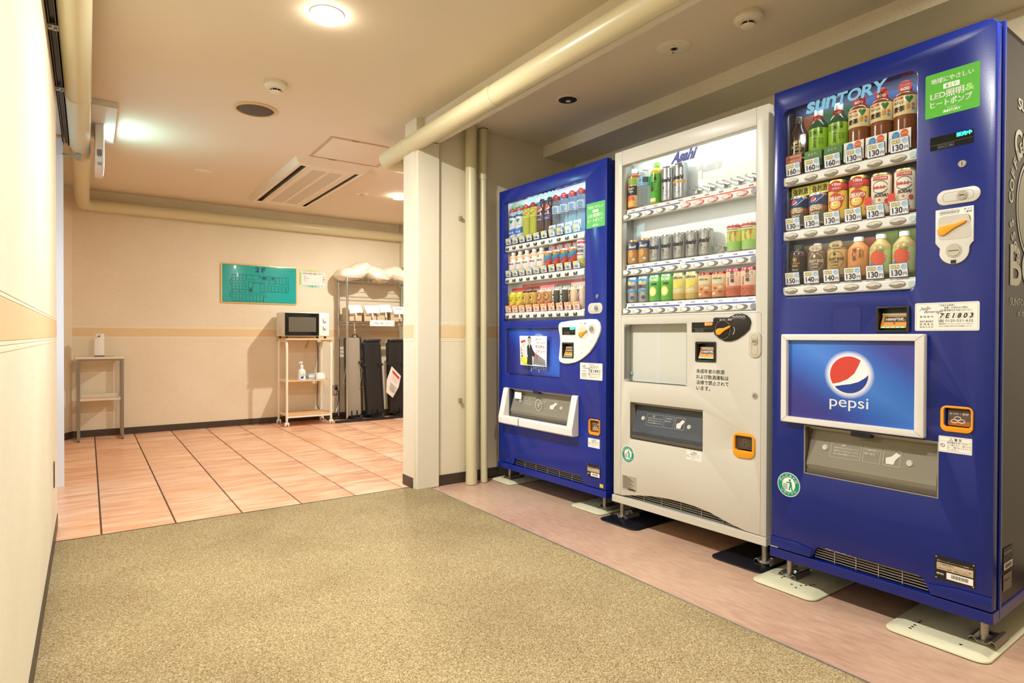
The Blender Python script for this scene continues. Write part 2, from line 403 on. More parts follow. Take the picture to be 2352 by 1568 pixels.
sbox('trim_1', 1.6955, 1.7025, -2.2, 3.283, -0.02, 0.0015, M_STEEL, 'thin metal strip edging the carpet beside the vinyl')
sbox('trim_2', XW, 1.60, 3.349, 3.358, -0.02, 0.001, M_RAIL, 'thin dark strip between carpet and tiles')
sbox('floor_threshold', -1.3, -0.12, 3.62, 4.56, -0.06, -0.002, M_FLOORG, 'grey threshold floor by the left opening')
sbox('floor_base', -1.4, 4.4, -2.4, 7.3, -0.12, -0.061, M_GROUT)
# ceiling
sbox('ceiling', -1.4, 4.4, -2.3, 7.3, CEIL, CEIL + 0.1, M_CEIL, 'cream papered ceiling')
# walls
sbox('wall_left', XW - 0.12, XW, -2.2, 3.62, 0, CEIL, M_WALL, 'pale cream papered wall close on the left')
sbox('wall_back', -0.3, 3.0, -2.3, -2.2, 0, CEIL, M_WALL)
sbox('wall_right', 2.86, 2.96, -2.2, 3.29, 0, CEIL, M_WALL, 'papered wall behind the vending machines')
sbox('wall_divider', 1.614, 3.4, 3.292, 3.45, 0, CEIL, M_WALL, 'papered wall between alcove and tiled back room')
fwm = MB(); fwm.box(-0.112, 3.04, 6.645, 6.75, 0, CEIL, M_WALLF)
struct(fwm, 'wall_far', label='cream papered far wall of the tiled room')
ch = MB(); d = Vector((-0.24 + 0.112, 6.44 - 6.645))
ch.plate([(-0.112, 6.645), (-0.24, 6.44), (-0.34, 6.5), (-0.2, 6.75)], 0, CEIL, M_WALLF); ch.v = [Vector((v.x, v.z, v.y)) for v in ch.v]
for i, f in enumerate(ch.f): ch.f[i] = tuple(reversed(f))
struct(ch, 'wall_corner', label='narrow angled wall piece in the far left corner')
sbox('wall_left_far', -0.40, -0.24, 4.60, 6.46, 0, CEIL, M_WALLF)
sbox('wall_jamb', -0.30, -0.119, 4.56, 4.60, 0, 2.11, mat('white_jamb', '#e4e8ec', 0.4), 'white door jamb lit bluish by daylight')
sbox('wall_lintel', -0.30, -0.124, 3.62, 4.60, 2.13, CEIL, M_WALL)
sbox('wall_porch_near', -1.3, -0.24, 3.52, 3.62, 0, CEIL, M_WALL)
sbox('wall_porch_far', -1.3, -0.30, 4.56, 4.66, 0, CEIL, M_WALL)
dg = MB().box(-1.32, -1.30, 3.62, 4.56, 0, CEIL, mat('frosted_daylight', '#dfe8f2', 0.5, emit='#b9d4ff', es=1.6))
struct(dg, 'window_1', label='frosted daylit glass at the end of the porch')
GREEN = mat('green_wall', '#b9d2b6', 0.6)
sbox('wall_far_recess', 3.04, 4.3, 6.95, 7.05, 0, CEIL, GREEN, 'pale green recessed wall behind the rack')
sbox('wall_recess_side', 2.98, 3.04, 6.75, 6.95, 0, CEIL, GREEN)
sbox('wall_room_right', 4.2, 4.3, 3.3, 7.0, 0, CEIL, M_WALLF)
sbox('beam_far', 3.045, 4.2, 6.45, 6.95, 1.73, CEIL, M_WALLF, 'boxed cream soffit in the far right corner')
sbox('beam_soffit', 2.576, 2.86, -2.2, 3.29, 2.152, CEIL, M_WALL, 'stepped soffit along the wall above the machines')
sbox('beam_ceiling', 1.665, 1.757, -2.2, 3.292, 2.095, CEIL, M_WALL, 'narrow papered ceiling beam beside the pipe')
# column casing
cc = MB().box(1.612, 1.757, 3.268, 3.292, 0, 2.09, M_COL)
struct(cc, 'column_casing', bevel=0.002, label='cream painted metal column casing')
cj = MB().box(1.606, 1.616, 3.30, 3.455, 0, 2.09, M_COL); struct(cj, 'column_side', label='pale left side of the column')
sbox('trim_3', 1.758, 1.768, 3.286, 3.292, 0, 2.09, mat('gap_brown', '#8f7a52', 0.7))
# skirtings
def skirt(name, x0, x1, y0, y1, lab=None): return sbox(name, x0, x1, y0, y1, 0, 0.062, M_BASE, lab)
skirt('baseboard_far', -0.112, 3.04, 6.640, 6.646, 'dark brown skirting along the far wall')
skirt('baseboard_divider', 1.768, 2.86, 3.286, 3.293, 'dark brown skirting behind the white pipes')
skirt('baseboard_column', 1.602, 1.607, 3.315, 3.455, 'brown skirting on the column side')
skirt('baseboard_left', XW, XW + 0.003, -2.2, 3.62, 'thin brown skirting at the foot of the left wall')
skirt('baseboard_right', 2.855, 2.861, -2.2, 3.29)
bc = MB(); bc.plate([(-0.108, 6.642), (-0.236, 6.437), (-0.240, 6.440), (-0.112, 6.645)], 0, 0.062, M_BASE); bc.v = [Vector((v.x, v.z, v.y)) for v in bc.v]
for i, f in enumerate(bc.f): bc.f[i] = tuple(reversed(f))
struct(bc, 'baseboard_corner')
# wallpaper borders
def border(name, x0, x1, y0, y1, mm, lab, side='y'):
    b = MB()
    for z0, z1, q in ((0.910, 0.985, mm), (0.9875, 0.9925, M_BANDL), (0.996, 1.004, M_BANDL), (0.902, 0.9075, M_BANDL), (0.890, 0.898, M_BANDL)): b.box(x0, x1, y0, y1, z0, z1, q)
    return struct(b, name, label=lab)
border('trim_4', -0.112, 3.04, 6.6438, 6.6455, M_BANDX, 'tan woven pattern border band on the far wall')
border('trim_5', 1.768, 2.86, 3.2908, 3.2925, M_BANDX, 'tan patterned border band on the wall behind the pipes')
border('trim_6', XW - 0.0005, XW + 0.001, -2.2, 3.62, M_BAND2, 'tan border band on the left wall')
border('trim_7', 1.6045, 1.607, 3.31, 3.455, M_BAND2, 'tan border band on the column side')

# ---------------------------------------------------------------- pipes
def pipe_thing(name, pts, r, label, joints=(), m=M_PIPE, n=24):
    b = MB().tube(pts, r, m, n); o = b.build(name); tag(o, label, 'pipe')
    for j, d in joints:
        j = Vector(j); d = Vector(d).normalized()
        MB().disc(j - d * 0.03, d, r + 0.0016, 0.06, m, 28).build('socket', o)
    return o
def elbow(c, r, a0, a1, z, n=8): return [(c[0] + r * math.cos(R(a0 + (a1 - a0) * i / n)), c[1] + r * math.sin(R(a0 + (a1 - a0) * i / n)), z) for i in range(n + 1)]
pts = [(-0.035, -2.2, 2.083)] + [(-0.035, y, 2.083) for y in (0, 2, 4, 6)] + elbow((0.04, 6.50), 0.075, 180, 90, 2.083) + [(1.5, 6.575, 2.083), (3.04, 6.575, 2.083)]
pipe_thing('ceiling_pipe', pts, 0.052, 'cream ceiling pipe along the left wall turning along the far wall', [((-0.035, 3.6, 2.083), (0, 1, 0)), ((0.11, 6.575, 2.083), (1, 0, 0))])
pts = [(1.61, y, 2.083) for y in (-2.2, 0, 1.5, 3.0, 3.68)] + elbow((1.70, 3.70), 0.09, 180, 90, 2.083) + [(2.2, 3.79, 2.083), (3.4, 3.79, 2.083)]
pipe_thing('ceiling_pipe', pts, 0.052, 'fat glossy cream pipe running under the ceiling beside the beam', [((1.61, 3.42, 2.083), (0, 1, 0)), ((1.61, 2.45, 2.083), (0, 1, 0)), ((1.61, 1.35, 2.083), (0, 1, 0))])
pa = pipe_thing('drain_pipe', [(1.958, 3.215, 0.0), (1.955, 3.225, CEIL)], 0.036, 'thicker of the two upright cream pipes beside the column')
MB().disc((1.958, 3.216, 0), (0, 0, 1), 0.0365, 0.05, M_PIPE, 28).build('socket', pa)
pb = pipe_thing('drain_pipe', [(2.050, 3.215, 0.0), (2.050, 3.235, CEIL)], 0.0225, 'thinner of the two upright cream pipes beside the column')
MB().disc((2.050, 3.235, CEIL - 0.32), (0, 0, 1), 0.028, 0.32, M_PIPE, 24).build('socket', pb)
MB().disc((2.050, 3.235, CEIL - 0.003), (0, 0, 1), 0.0305, 0.003, M_DARK, 24).build('collar', pb)
for z in (0.519, 1.66):
    o = MB().box(1.905, 1.921, 3.27, 3.292, z - 0.012, z + 0.012, M_STEEL).build('pipe_bracket', bevel=0.002)
    MB().disc((1.913, 3.27, z), (0, -1, 0), 0.004, 0.004, M_CHROME, 12).build('bolt', o)
    tag(o, 'small steel pipe bracket on the wall, %s of two' % ('lower' if z < 1 else 'upper'), 'bracket')
# rail at the top of the left wall
rl = MB(); rl.box(XW, XW + 0.004, -2.2, 4.62, 2.088, 2.135, M_RAIL); rl.box(XW, -0.089, -2.2, 4.62, 2.131, 2.135, M_RAIL); rl.box(-0.093, -0.089, -2.2, 4.62, 2.088, 2.135, M_RAIL)
rl.box(XW, -0.114, -2.2, 4.62, 2.088, 2.092, M_RAIL); rl.box(-0.097, -0.089, -2.2, 4.62, 2.088, 2.092, M_RAIL); rl.box(-0.112, -0.099, -2.2, 4.62, 2.10, 2.128, M_DARK)
ro = rl.build('door_rail'); tag(ro, 'long brown slotted metal rail along the top of the left wall', 'rail')
for y in (2.85, 3.55):
    b = MB().box(-0.121, -0.088, y, y + 0.05, 2.083, 2.090, M_STEEL); b.disc((-0.113, y + 0.02, 2.083), (0, 0, -1), 0.005, 0.006, M_CHROME, 10); b.disc((-0.097, y + 0.03, 2.083), (0, 0, -1), 0.005, 0.006, M_CHROME, 10)
    b.build('clip', ro)
ab = MB().box(-0.122, -0.035, 4.56, 4.585, 2.012, 2.024, M_STEEL); ab.box(-0.058, -0.03, 4.55, 4.60, 1.998, 2.03, M_STEEL)
o = ab.build('pipe_hanger'); tag(o, 'short grey steel arm holding the pipe above the left opening', 'bracket')
hb = MB().plate(rr(3.245, 3.285, 0.262, 0.372, 0.004), 0, 0.004, M_RAIL); hb.v = [Vector((XW + 0.004 - v.y, v.x, v.z)) for v in hb.v]
hb.box(XW, XW + 0.003, 3.25, 3.28, 0.275, 0.36, M_STEEL)
o = hb.build('pull_handle'); tag(o, 'small upright bronze handle plate low on the left wall', 'handle')

# ---------------------------------------------------------------- ceiling fittings (built hanging from z=0 down, placed at ceiling)
def at_ceiling(name, x, y, label, cat, group=None, rz=0):
    o = empty(name, (x, y, CEIL), rz); return tag(o, label, cat, group)
M_LAMP = mat('lamp_glow', '#ffffff', 0.5, emit='#fff2dc', es=45)
M_CW = mat('fitting_white', '#e3dccb', 0.5)
def lamp(x, y, label, lit=True, r=0.055, mr=M_CW):
    o = at_ceiling('downlight', x, y, label, 'ceiling light')
    b = MB().lathe(0, 0, [(r + 0.012, 0, mr), (r + 0.012, -0.003, mr), (r, -0.005, mr), (r, 0.0, mr)], 32, cap=False); b.build('trim_ring', o)
    if lit: MB().disc((0, 0, -0.004), (0, 0, -1), r, 0.024, M_LAMP, 32, r * 0.86).build('lamp', o)
    else:
        MB().lathe(0, 0, [(r * 0.98, -0.004, M_DARK), (r * 0.96, -0.0045, M_DARK), (r * 0.9, -0.002, M_STEEL), (r * 0.5, -0.001, M_STEEL)], 32).build('reflector', o)
        MB().disc((0.012, 0.01, -0.002), (0, 0, -1), 0.014, 0.004, M_WHITE, 16).build('bulb', o)
lamp(0.80, 2.45, 'bright round ceiling downlight over the carpet')
lamp(2.38, 5.23, 'bright round downlight in the tiled room beside the column')
lamp(2.172, 2.556, 'unlit recessed downlight above the machine alcove', False, 0.052)
def smoke(x, y, label):
    o = at_ceiling('smoke_detector', x, y, label, 'smoke detector', None, 0.6)
    MB().lathe(0, 0, [(0.052, 0.0, M_CW), (0.053, -0.006, M_CW), (0.056, -0.010, M_CW), (0.056, -0.020, M_CW), (0.045, -0.034, M_CW), (0.030, -0.037, M_CW)], 32).build('base', o)
    MB().lathe(0, 0, [(0.026, -0.036, M_BLACK), (0.026, -0.047, M_BLACK)], 24).build('vent', o)
    b = MB().lathe(0, 0, [(0.0275, -0.046, M_CW), (0.025, -0.052, M_CW), (0.015, -0.055, M_CW)], 24)
    for k in range(6):
        a = k * math.pi / 3; b.box(0.024 * math.cos(a) - 0.002, 0.024 * math.cos(a) + 0.002, 0.024 * math.sin(a) - 0.002, 0.024 * math.sin(a) + 0.002, -0.048, -0.036, M_CW)
    b.build('cap', o); MB().disc((0.035, -0.012, -0.036), (0, 0, -1), 0.0025, 0.001, M_DARK, 8).build('indicator', o)
smoke(0.80, 3.27, 'cream smoke detector on the ceiling beside the round speaker')
smoke(2.195, 1.46, 'cream smoke detector on the ceiling above the nearest machine')
o = at_ceiling('speaker', 0.797, 3.715, 'round ceiling speaker with dark brown grille', 'speaker')
MB().lathe(0, 0, [(0.118, 0, mat('beige_ring', '#d7b98a', 0.5)), (0.116, -0.008, MATS['beige_ring']), (0.102, -0.011, MATS['beige_ring']), (0.100, -0.004, MATS['beige_ring'])], 40, cap=False).build('ring', o)
MB().lathe(0, 0, [(0.1005, -0.004, mat('speaker_cloth', '#5d5148', 0.8, bump=0.6, bscale=900)), (0.095, -0.008, MATS['speaker_cloth']), (0.0, -0.010, MATS['speaker_cloth'])], 40).build('grille', o)
# emergency light and blank discs
def edisc(x, y, label, r=0.076, detail=True):
    o = at_ceiling('emergency_light', x, y, label, 'emergency light')
    MB().lathe(0, 0, [(r, 0, M_CW), (r, -0.002, M_CW), (r * 0.96, -0.004, M_CW), (0.02, -0.006, M_CW)], 40).build('cover', o)
    if detail:
        MB().lathe(0, 0, [(0.018, -0.005, M_CW), (0.017, -0.009, M_STEEL), (0.012, -0.009, M_BLACK), (0.011, -0.007, M_BLACK)], 24).build('lens', o)
        b = MB(Matrix.Rotation(R(90), 4, 'X')); b.M = Matrix(((1, 0, 0, 0), (0, 0, -1, 0), (0, 1, 0, -0.0068), (0, 0, 0, 1)))
        MB().disc((0.03, 0.03, -0.005), (0, 0, -1), 0.004, 0.002, M_DARK, 10).build('switch', o); MB().disc((-0.028, -0.02, -0.005), (0, 0, -1), 0.002, 0.002, M_DARK, 10).build('screw', o)
edisc(2.172, 1.818, 'round white emergency light cover above the ivory machine')
edisc(2.07, 5.35, 'faint round cover near the lit downlight in the tiled room', 0.062)
edisc(0.76, 5.36, 'round blank cover beside the ceiling air conditioner', 0.066, False)
# access hatch
o = empty('access_hatch', (1.575, 4.18, CEIL), -0.02); tag(o, 'square ceiling access hatch with thin beige frame', 'access panel')
HF = mat('hatch_frame', '#c3a78a', 0.5, metal=0.3)
def cplate(outer, z0, z1, m_, holes=()):
    b = MB(); b.plate(outer, z0, z1, m_, holes); b.v = [Vector((v.x, v.z, v.y)) for v in b.v]; b.f = [tuple(reversed(f)) for f in b.f]; return b
cplate(rr(-0.262, 0.262, -0.262, 0.262, 0), -0.004, 0, HF, [rr(-0.245, 0.245, -0.245, 0.245, 0)]).build('frame', o)
cplate(rr(-0.237, 0.237, -0.237, 0.237, 0), -0.003, 0, M_CEIL).build('panel', o)
MB().box(-0.12, -0.07, -0.256, -0.25, -0.006, -0.003, M_RAIL).build('latch', o); MB().box(-0.12, -0.07, 0.25, 0.256, -0.006, -0.003, M_RAIL).build('latch', o)
# ceiling cassette air conditioner
o = empty('air_conditioner', (1.528, 5.30, CEIL), 0); tag(o, 'white ceiling air conditioner with two grey intake grilles', 'air conditioner')
ACW = mat('ac_white', '#e2d6c2', 0.45); ACG = mat('ac_dark', '#2b221c', 0.5)
b = MB(); L0, L1, W0, W1 = -0.80, 0.83, -0.285, 0.285
V = [(W0, L0, 0), (W1, L0, 0), (W1, L1, 0), (W0, L1, 0), (W0 + .03, L0 + .035, -.045), (W1 - .03, L0 + .035, -.045), (W1 - .03, L1 - .035, -.045), (W0 + .03, L1 - .035, -.045)]
b.add(V, [(0, 1, 5, 4), (1, 2, 6, 5), (2, 3, 7, 6), (3, 0, 4, 7)], ACW)
b2 = cplate(rr(W0 + .03, W1 - .03, L0 + .035, L1 - .035, 0), -0.045, -0.04, ACW, [rr(-.228, -.185, -.725, .715, .004), rr(.188, .222, -.725, .715, .004), rr(-.120, -.012, -.650, .650, 0), rr(.014, .120, -.650, .650, 0)])
b.add([tuple(v) for v in b2.v], b2.f, ACW); b.build('body', o)
b = MB().box(-.232, -.183, -.73, .72, -.02, -.002, ACG); b.build('air_slot', o); MB().box(.186, .226, -.73, .72, -.02, -.002, ACG).build('air_slot', o)
b = MB().add([(-.222, -.71, -.036), (-.200, -.71, -.022), (-.200, .70, -.022), (-.222, .70, -.036)], [(0, 1, 2, 3), (3, 2, 1, 0)], mat('ac_louver', '#7a4a28', 0.5)); b.build('louver', o)
for x0, x1 in ((-.120, -.012), (.014, .120)):
    MB().box(x0 - .002, x1 + .002, -.652, .652, -.026, -.02, ACG).build('filter', o)
    b = MB()
    for k in range(108): yy = -.650 + 1.30 * k / 108; b.box(x0, x1, yy, yy + .0062, -.043, -.037, ACW)
    for k in range(1, 6): xx = x0 + (x1 - x0) * k / 6; b.box(xx - .001, xx + .001, -.65, .65, -.040, -.036, ACW)
    g = b.build('intake_grille', o); g['kind'] = 'stuff'
MB().box(-.170, -.168, -.72, .71, -.0462, -.045, HF).build('seam', o); MB().box(.160, .162, -.72, .71, -.0462, -.045, HF).build('seam', o)
# exit light hanging by the left pipe
o = empty('exit_light', (0.075, 4.46, CEIL), 0); tag(o, 'slim white exit light box hanging edge-on below its ceiling plate', 'exit light')
EW = mat('exit_white', '#dcd8d0', 0.4)
MB().box(-0.09, 0.068, -0.39, 0.37, -0.035, 0, EW).build('ceiling_plate', o, bevel=0.002)
b = MB().box(-0.036, 0.008, -0.05, 0.28, -0.295, -0.035, EW); b.build('housing', o, bevel=0.003)
MB().box(0.0083, 0.0105, -0.04, 0.27, -0.28, -0.05, mat('exit_panel', '#dffaf2', 0.4, emit='#9ff4ff', es=4)).build('lit_panel', o)
b = MB(); INK = C('#555049')
for k in range(5): b.rect(-0.026 + 0.005 * k, -0.0225 + 0.005 * k, -0.235 if k % 2 else -0.228, -0.19, -0.0508, INK)
for k in range(4): b.rect(-0.024, -0.002, -0.285 + 0.005 * k, -0.2825 + 0.005 * k, -0.0508, INK)
b.build('lettering', o)
area_light('exit_glow', (0.0, 0.115, -0.16), 0.22, 5.5, (0.62, 0.95, 1.0), (0, R(90), 0), 'RECTANGLE', 0.30, 150, o).location = (0.018, 0.115, -0.16)

# ---------------------------------------------------------------- printed graphics helpers
WHT = C('#f4f4f0'); INKB = C('#14130f'); PURP = C('#3a3040'); GREY = C('#77777a')
def sticker(root, name, x0, x1, z0, z1, y, m_, r=0.003, t=0.0007, label=None):
    o = MB().plate(rr(x0, x1, z0, z1, r, 4), y - t, y, m_).build(name, root)
    if label: o['label'] = label
    return o
def arctext(b, cx, cz, r, text, a0, a1, h, y, m_, inward=False, bold=0.02):
    n = len(text)
    for i, chx in enumerate(text):
        if chx == ' ': continue
        a = a0 + (a1 - a0) * (i + 0.5) / n; t = R(a)
        V, F, q0, q1, q2, q3 = glyphs(chx, 0.0 if ord(chx) > 127 else bold); s = h / max(q3 - q2, q1 - q0); ang = t - math.pi / 2 if not inward else t + math.pi / 2
        P = []
        for px, pz in V:
            X = (px - (q0 + q1) / 2) * s; Z = (pz - (q2 + q3) / 2) * s
            P.append((cx + r * math.cos(t) + X * math.cos(ang) - Z * math.sin(ang), y, cz + r * math.sin(t) + X * math.sin(ang) + Z * math.cos(ang)))
        b.add(P, F, m_)
def barcode(b, x0, x1, z0, z1, y, m_):
    x = x0; k = 0
    while x < x1: w = 0.0006 + 0.0007 * ((k * 7) % 3); b.rect(x, min(x + w, x1), z0, z1, y, m_); x += w + 0.0008 + 0.0005 * ((k * 5) % 3); k += 1
def recycle_sticker(root, cx, cz, r):
    G = C('#0f9076'); o = MB().plate(ell(cx, cz, r, r * 1.03, 36), -0.0007, 0, WHT).build('recycling_sticker', root)
    b = MB(); b.ring(cx, cz, r * .94, r * .97, r * .36, -0.001, G, 36)
    arctext(b, cx, cz, r * .76, 'のんだあとは'[::-1], 15, 165, r * .26, -0.0014, WHT); 
    arctext(b, cx, cz, r * .76, 'リサイクル', 210, 330, r * .26, -0.0014, WHT, True)
    q = r * .5
    b.flat(ell(cx + q * .2, cz + q * .78, q * .2, q * .2, 12), -0.001, G)
    b.flat([(cx + q * .05, cz + q * .5), (cx + q * .5, cz + q * .55), (cx + q * .6, cz - q * .2), (cx + q * .75, cz - q * .95), (cx + q * .5, cz - q * .95), (cx + q * .35, cz - q * .3), (cx + q * .2, cz - q * .95), (cx - q * .02, cz - q * .95), (cx + q * .15, cz - q * .1), (cx + q * .2, cz + q * .25), (cx - q * .45, cz + q * .3), (cx - q * .45, cz + q * .42)], -0.001, G)
    for k in range(4): b.rect(cx - q * (.95 - .22 * k), cx - q * (.95 - .22 * k) + q * .07, cz - q * .85, cz + q * .05, -0.001, G)
    for k in range(4): b.rect(cx - q * .98, cx - q * .2, cz - q * (.85 - .3 * k), cz - q * (.85 - .3 * k) + q * .07, -0.001, G)
    b.build('lettering', o)
def warn_sticker(root, x0, x1, z0, z1):
    o = sticker(root, 'warning_sticker', x0, x1, z0, z1, 0, WHT, 0.002); w = x1 - x0; h = z1 - z0; b = MB(); y = -0.001
    b.frame(x0 + w * .03, x1 - w * .03, z0 + h * .07, z1 - h * .06, 0.0004, y, INKB, 0.003)
    b.line([(x0 + w * .03, z1 - h * .29), (x1 - w * .03, z1 - h * .29)], 0.0004, y, INKB)
    b.line([(x0 + w * .32, z1 - h * .26), (x0 + w * .38, z1 - h * .09), (x0 + w * .44, z1 - h * .26), (x0 + w * .32, z1 - h * .26)], 0.0006, y, INKB)
    b.text('!', x0 + w * .38, z1 - h * .25, y, INKB, h=h * .1, al='C'); b.text('警 告', x0 + w * .48, z1 - h * .26, y, INKB, h=h * .16, bold=.02)
    b.ring(x0 + w * .13, z0 + h * .42, h * .12, h * .12, h * .025, y, INKB); b.line([(x0 + w * .13 - h * .08, z0 + h * .5), (x0 + w * .13 + h * .08, z0 + h * .34)], h * .025, y, INKB)
    for k, t in enumerate(('転倒事故を防ぐために、', '上に乗らない、揺さぶら', 'ない、傾けないようにし', 'てください。')): b.text(t, x0 + w * .26, z1 - h * (.43 + .145 * k), y, INKB, h=h * .105)
    b.build('lettering', o)
def control_label(root, x0, x1, z0, z1, num):
    o = sticker(root, 'control_label', x0, x1, z0, z1, 0, C('#eaeae2'), 0.005); w = x1 - x0; h = z1 - z0; b = MB(); y = -0.001; X = lambda a: x0 + w * a; Z = lambda a: z0 + h * a
    b.frame(X(.02), X(.98), Z(.04), Z(.96), 0.0005, y, GREY, 0.004)
    b.text('Japan', X(.07), Z(.72), y, C('#2c3c8c'), h=h * .14, shear=.5); b.text('Beverage', X(.14), Z(.60), y, C('#2c3c8c'), h=h * .14, shear=.5); b.flat(ell(X(.21), Z(.84), h * .05, h * .05, 10), y, C('#f2b27a'))
    for k, (t, zz) in enumerate((('管 理 番 号', .47), ('連絡先電話番号', .30), ('管 理 者 名', .20), ('連 絡 先 住 所', .10))): b.text(t, X(.08), Z(zz), y, INKB, w=w * .22, h=h * .07)
    b.text('ご利用のお客様へ', X(.38), Z(.86), y, INKB, w=w * .26, h=h * .07); b.text('故障・お問合せの際は', X(.47), Z(.77), y, INKB, w=w * .36, h=h * .075)
    b.text('下記管理番号をお知らせ下さい。', X(.40), Z(.68), y, INKB, w=w * .5, h=h * .075)
    for k, chx in enumerate(num):
        b.frame(X(.385 + .09 * k), X(.465 + .09 * k), Z(.44), Z(.62), 0.0004, y, GREY); b.text(chx, X(.425 + .09 * k), Z(.45), y - .0003, INKB, h=h * .16, bold=.03, shear=.25, al='C')
    b.rect(X(.385), X(.465), Z(.305), Z(.395), y, INKB); b.ring(X(.405), Z(.35), h * .035, h * .035, h * .014, y - .0003, WHT, 12); b.ring(X(.445), Z(.35), h * .035, h * .035, h * .014, y - .0003, WHT, 12)
    b.text('0120-521-632', X(.49), Z(.31), y, INKB, w=w * .42, h=h * .085); b.text('株式会社 ジャパン ビバレッジ ウエスト', X(.385), Z(.21), y, INKB, w=w * .53, h=h * .065)
    b.text('(本社) 大阪府大阪市淀川区宮原4-3-39  3F', X(.385), Z(.13), y, INKB, w=w * .5, h=h * .05); b.build('lettering', o)
def green_sticker(root, x0, x1, z0, z1, col='#4fae2e'):
    o = sticker(root, 'energy_sticker', x0, x1, z0, z1, 0, C(col), 0.004); w = x1 - x0; h = z1 - z0; b = MB(); y = -0.0011; X = lambda a: x0 + w * a; Z = lambda a: z0 + h * a
    b.text('地球にやさしい', X(.11), Z(.76), y, WHT, w=w * .78, h=h * .12, bold=.03); b.rect(X(.34), X(.64), Z(.60), Z(.71), y, WHT, h * .01); b.text('省エネ!', X(.38), Z(.615), y - .0003, C(col), w=w * .22, h=h * .08, bold=.02)
    b.text('LED照明', X(.1), Z(.40), y, WHT, w=w * .62, h=h * .16, bold=.03); b.text('&', X(.74), Z(.42), y, C('#9fdc7c'), w=w * .17, h=h * .15, bold=.02)
    b.text('ヒートポンプ', X(.1), Z(.22), y, WHT, w=w * .76, h=h * .15, bold=.04); b.text('水と生きる', X(.5), Z(.135), y, WHT, h=h * .035, al='C'); b.logo_s(X(.34), Z(.06), w * .32, h * .055, y, WHT, .02); b.build('lettering', o)
def name_plate(root, x0, x1, z0, z1):
    o = sticker(root, 'name_plate', x0, x1, z0, z1, 0, C('#1d1c1b'), 0.001, 0.0012, 'black metal name plate with barcode'); w = x1 - x0; h = z1 - z0; b = MB(); y = -0.0016; X = lambda a: x0 + w * a; Z = lambda a: z0 + h * a
    b.text('管理 サントリービバレッジソリューション(株)営業シール', X(.06), Z(.76), y, C('#d8d4c8'), w=w * .88, h=h * .07); b.rect(X(.05), X(.95), Z(.42), Z(.72), y, C('#c9b89a'))
    for k, t in enumerate(('この自動販売機は、', 'サントリービバレッジソリューション(株)', 'の許可なく転売、移動はできません。')): b.text(t, X(.07), Z(.63 - .09 * k), y - .0003, INKB, h=h * .065, w=w * (.42 if k == 0 else .84))
    b.text('SFNO', X(.05), Z(.2), y, C('#e8e4d8'), h=h * .08, bold=.03); b.rect(X(.3), X(.95), Z(.08), Z(.36), y, WHT, .001); barcode(b, X(.42), X(.83), Z(.16), Z(.31), y - .0003, INKB); b.build('lettering', o)
    for a in (.04, .96):
        for c in (.05, .95): MB().disc((X(a), -0.0012, Z(c)), (0, -1, 0), 0.0025, 0.001, M_CHROME, 10).build('rivet', o)
def pepsi_ball(b, cx, cz, r, y):
    b.flat(ell(cx, cz, r, r, 40), y, C('#eef1f6')); red = C('#cc4238'); blu = C('#1c3c94')
    def arc(a0, a1, n=18): return [(cx + r * .97 * math.cos(R(a0 + (a1 - a0) * i / n)), cz + r * .97 * math.sin(R(a0 + (a1 - a0) * i / n))) for i in range(n + 1)]
    b.flat(arc(52, 212) + [(cx - .45 * r, cz - .42 * r), (cx - .05 * r, cz - .22 * r), (cx + .28 * r, cz + .08 * r), (cx + .45 * r, cz + .42 * r)], y - .0003, red)
    b.flat(arc(222, 362) + [(cx + .82 * r, cz - .12 * r), (cx + .5 * r, cz - .34 * r), (cx + .1 * r, cz - .48 * r), (cx - .35 * r, cz - .56 * r)], y - .0003, blu)
def pepsi_print(name, cx, cz, r):
    M = mat(name, '#2b5bb8', 0.3); N, L, p = nodes(M)
    tc = N.new('ShaderNodeTexCoord'); s = N.new('ShaderNodeSeparateXYZ'); L.new(tc.outputs['Object'], s.inputs[0])
    dx = math_node(N, L, 'SUBTRACT', s.outputs[0], cx); dz = math_node(N, L, 'SUBTRACT', s.outputs[2], cz)
    g = math_node(N, L, 'ADD', math_node(N, L, 'MULTIPLY', dx, 1.0), math_node(N, L, 'MULTIPLY', dz, 1.5)); g = math_node(N, L, 'ABSOLUTE', math_node(N, L, 'DIVIDE', g, r * 5.2))
    col = ramp(N, L, g, [(0.0, '#3f7cd6'), (0.35, '#2f66c4'), (0.7, '#33439c'), (1.0, '#3a3a8c')])
    d = math_node(N, L, 'SQRT', math_node(N, L, 'ADD', math_node(N, L, 'MULTIPLY', dx, dx), math_node(N, L, 'MULTIPLY', dz, dz)))
    h = math_node(N, L, 'DIVIDE', math_node(N, L, 'SUBTRACT', d, r * 0.98), r * 0.3); h.node.use_clamp = True
    mx = N.new('ShaderNodeMix'); mx.data_type = 'RGBA'; L.new(h, mx.inputs['Factor']); mx.inputs['A'].default_value = (*hexc('#eef2fa'), 1); L.new(col, mx.inputs['B']); L.new(mx.outputs['Result'], p.inputs['Base Color'])
    return M

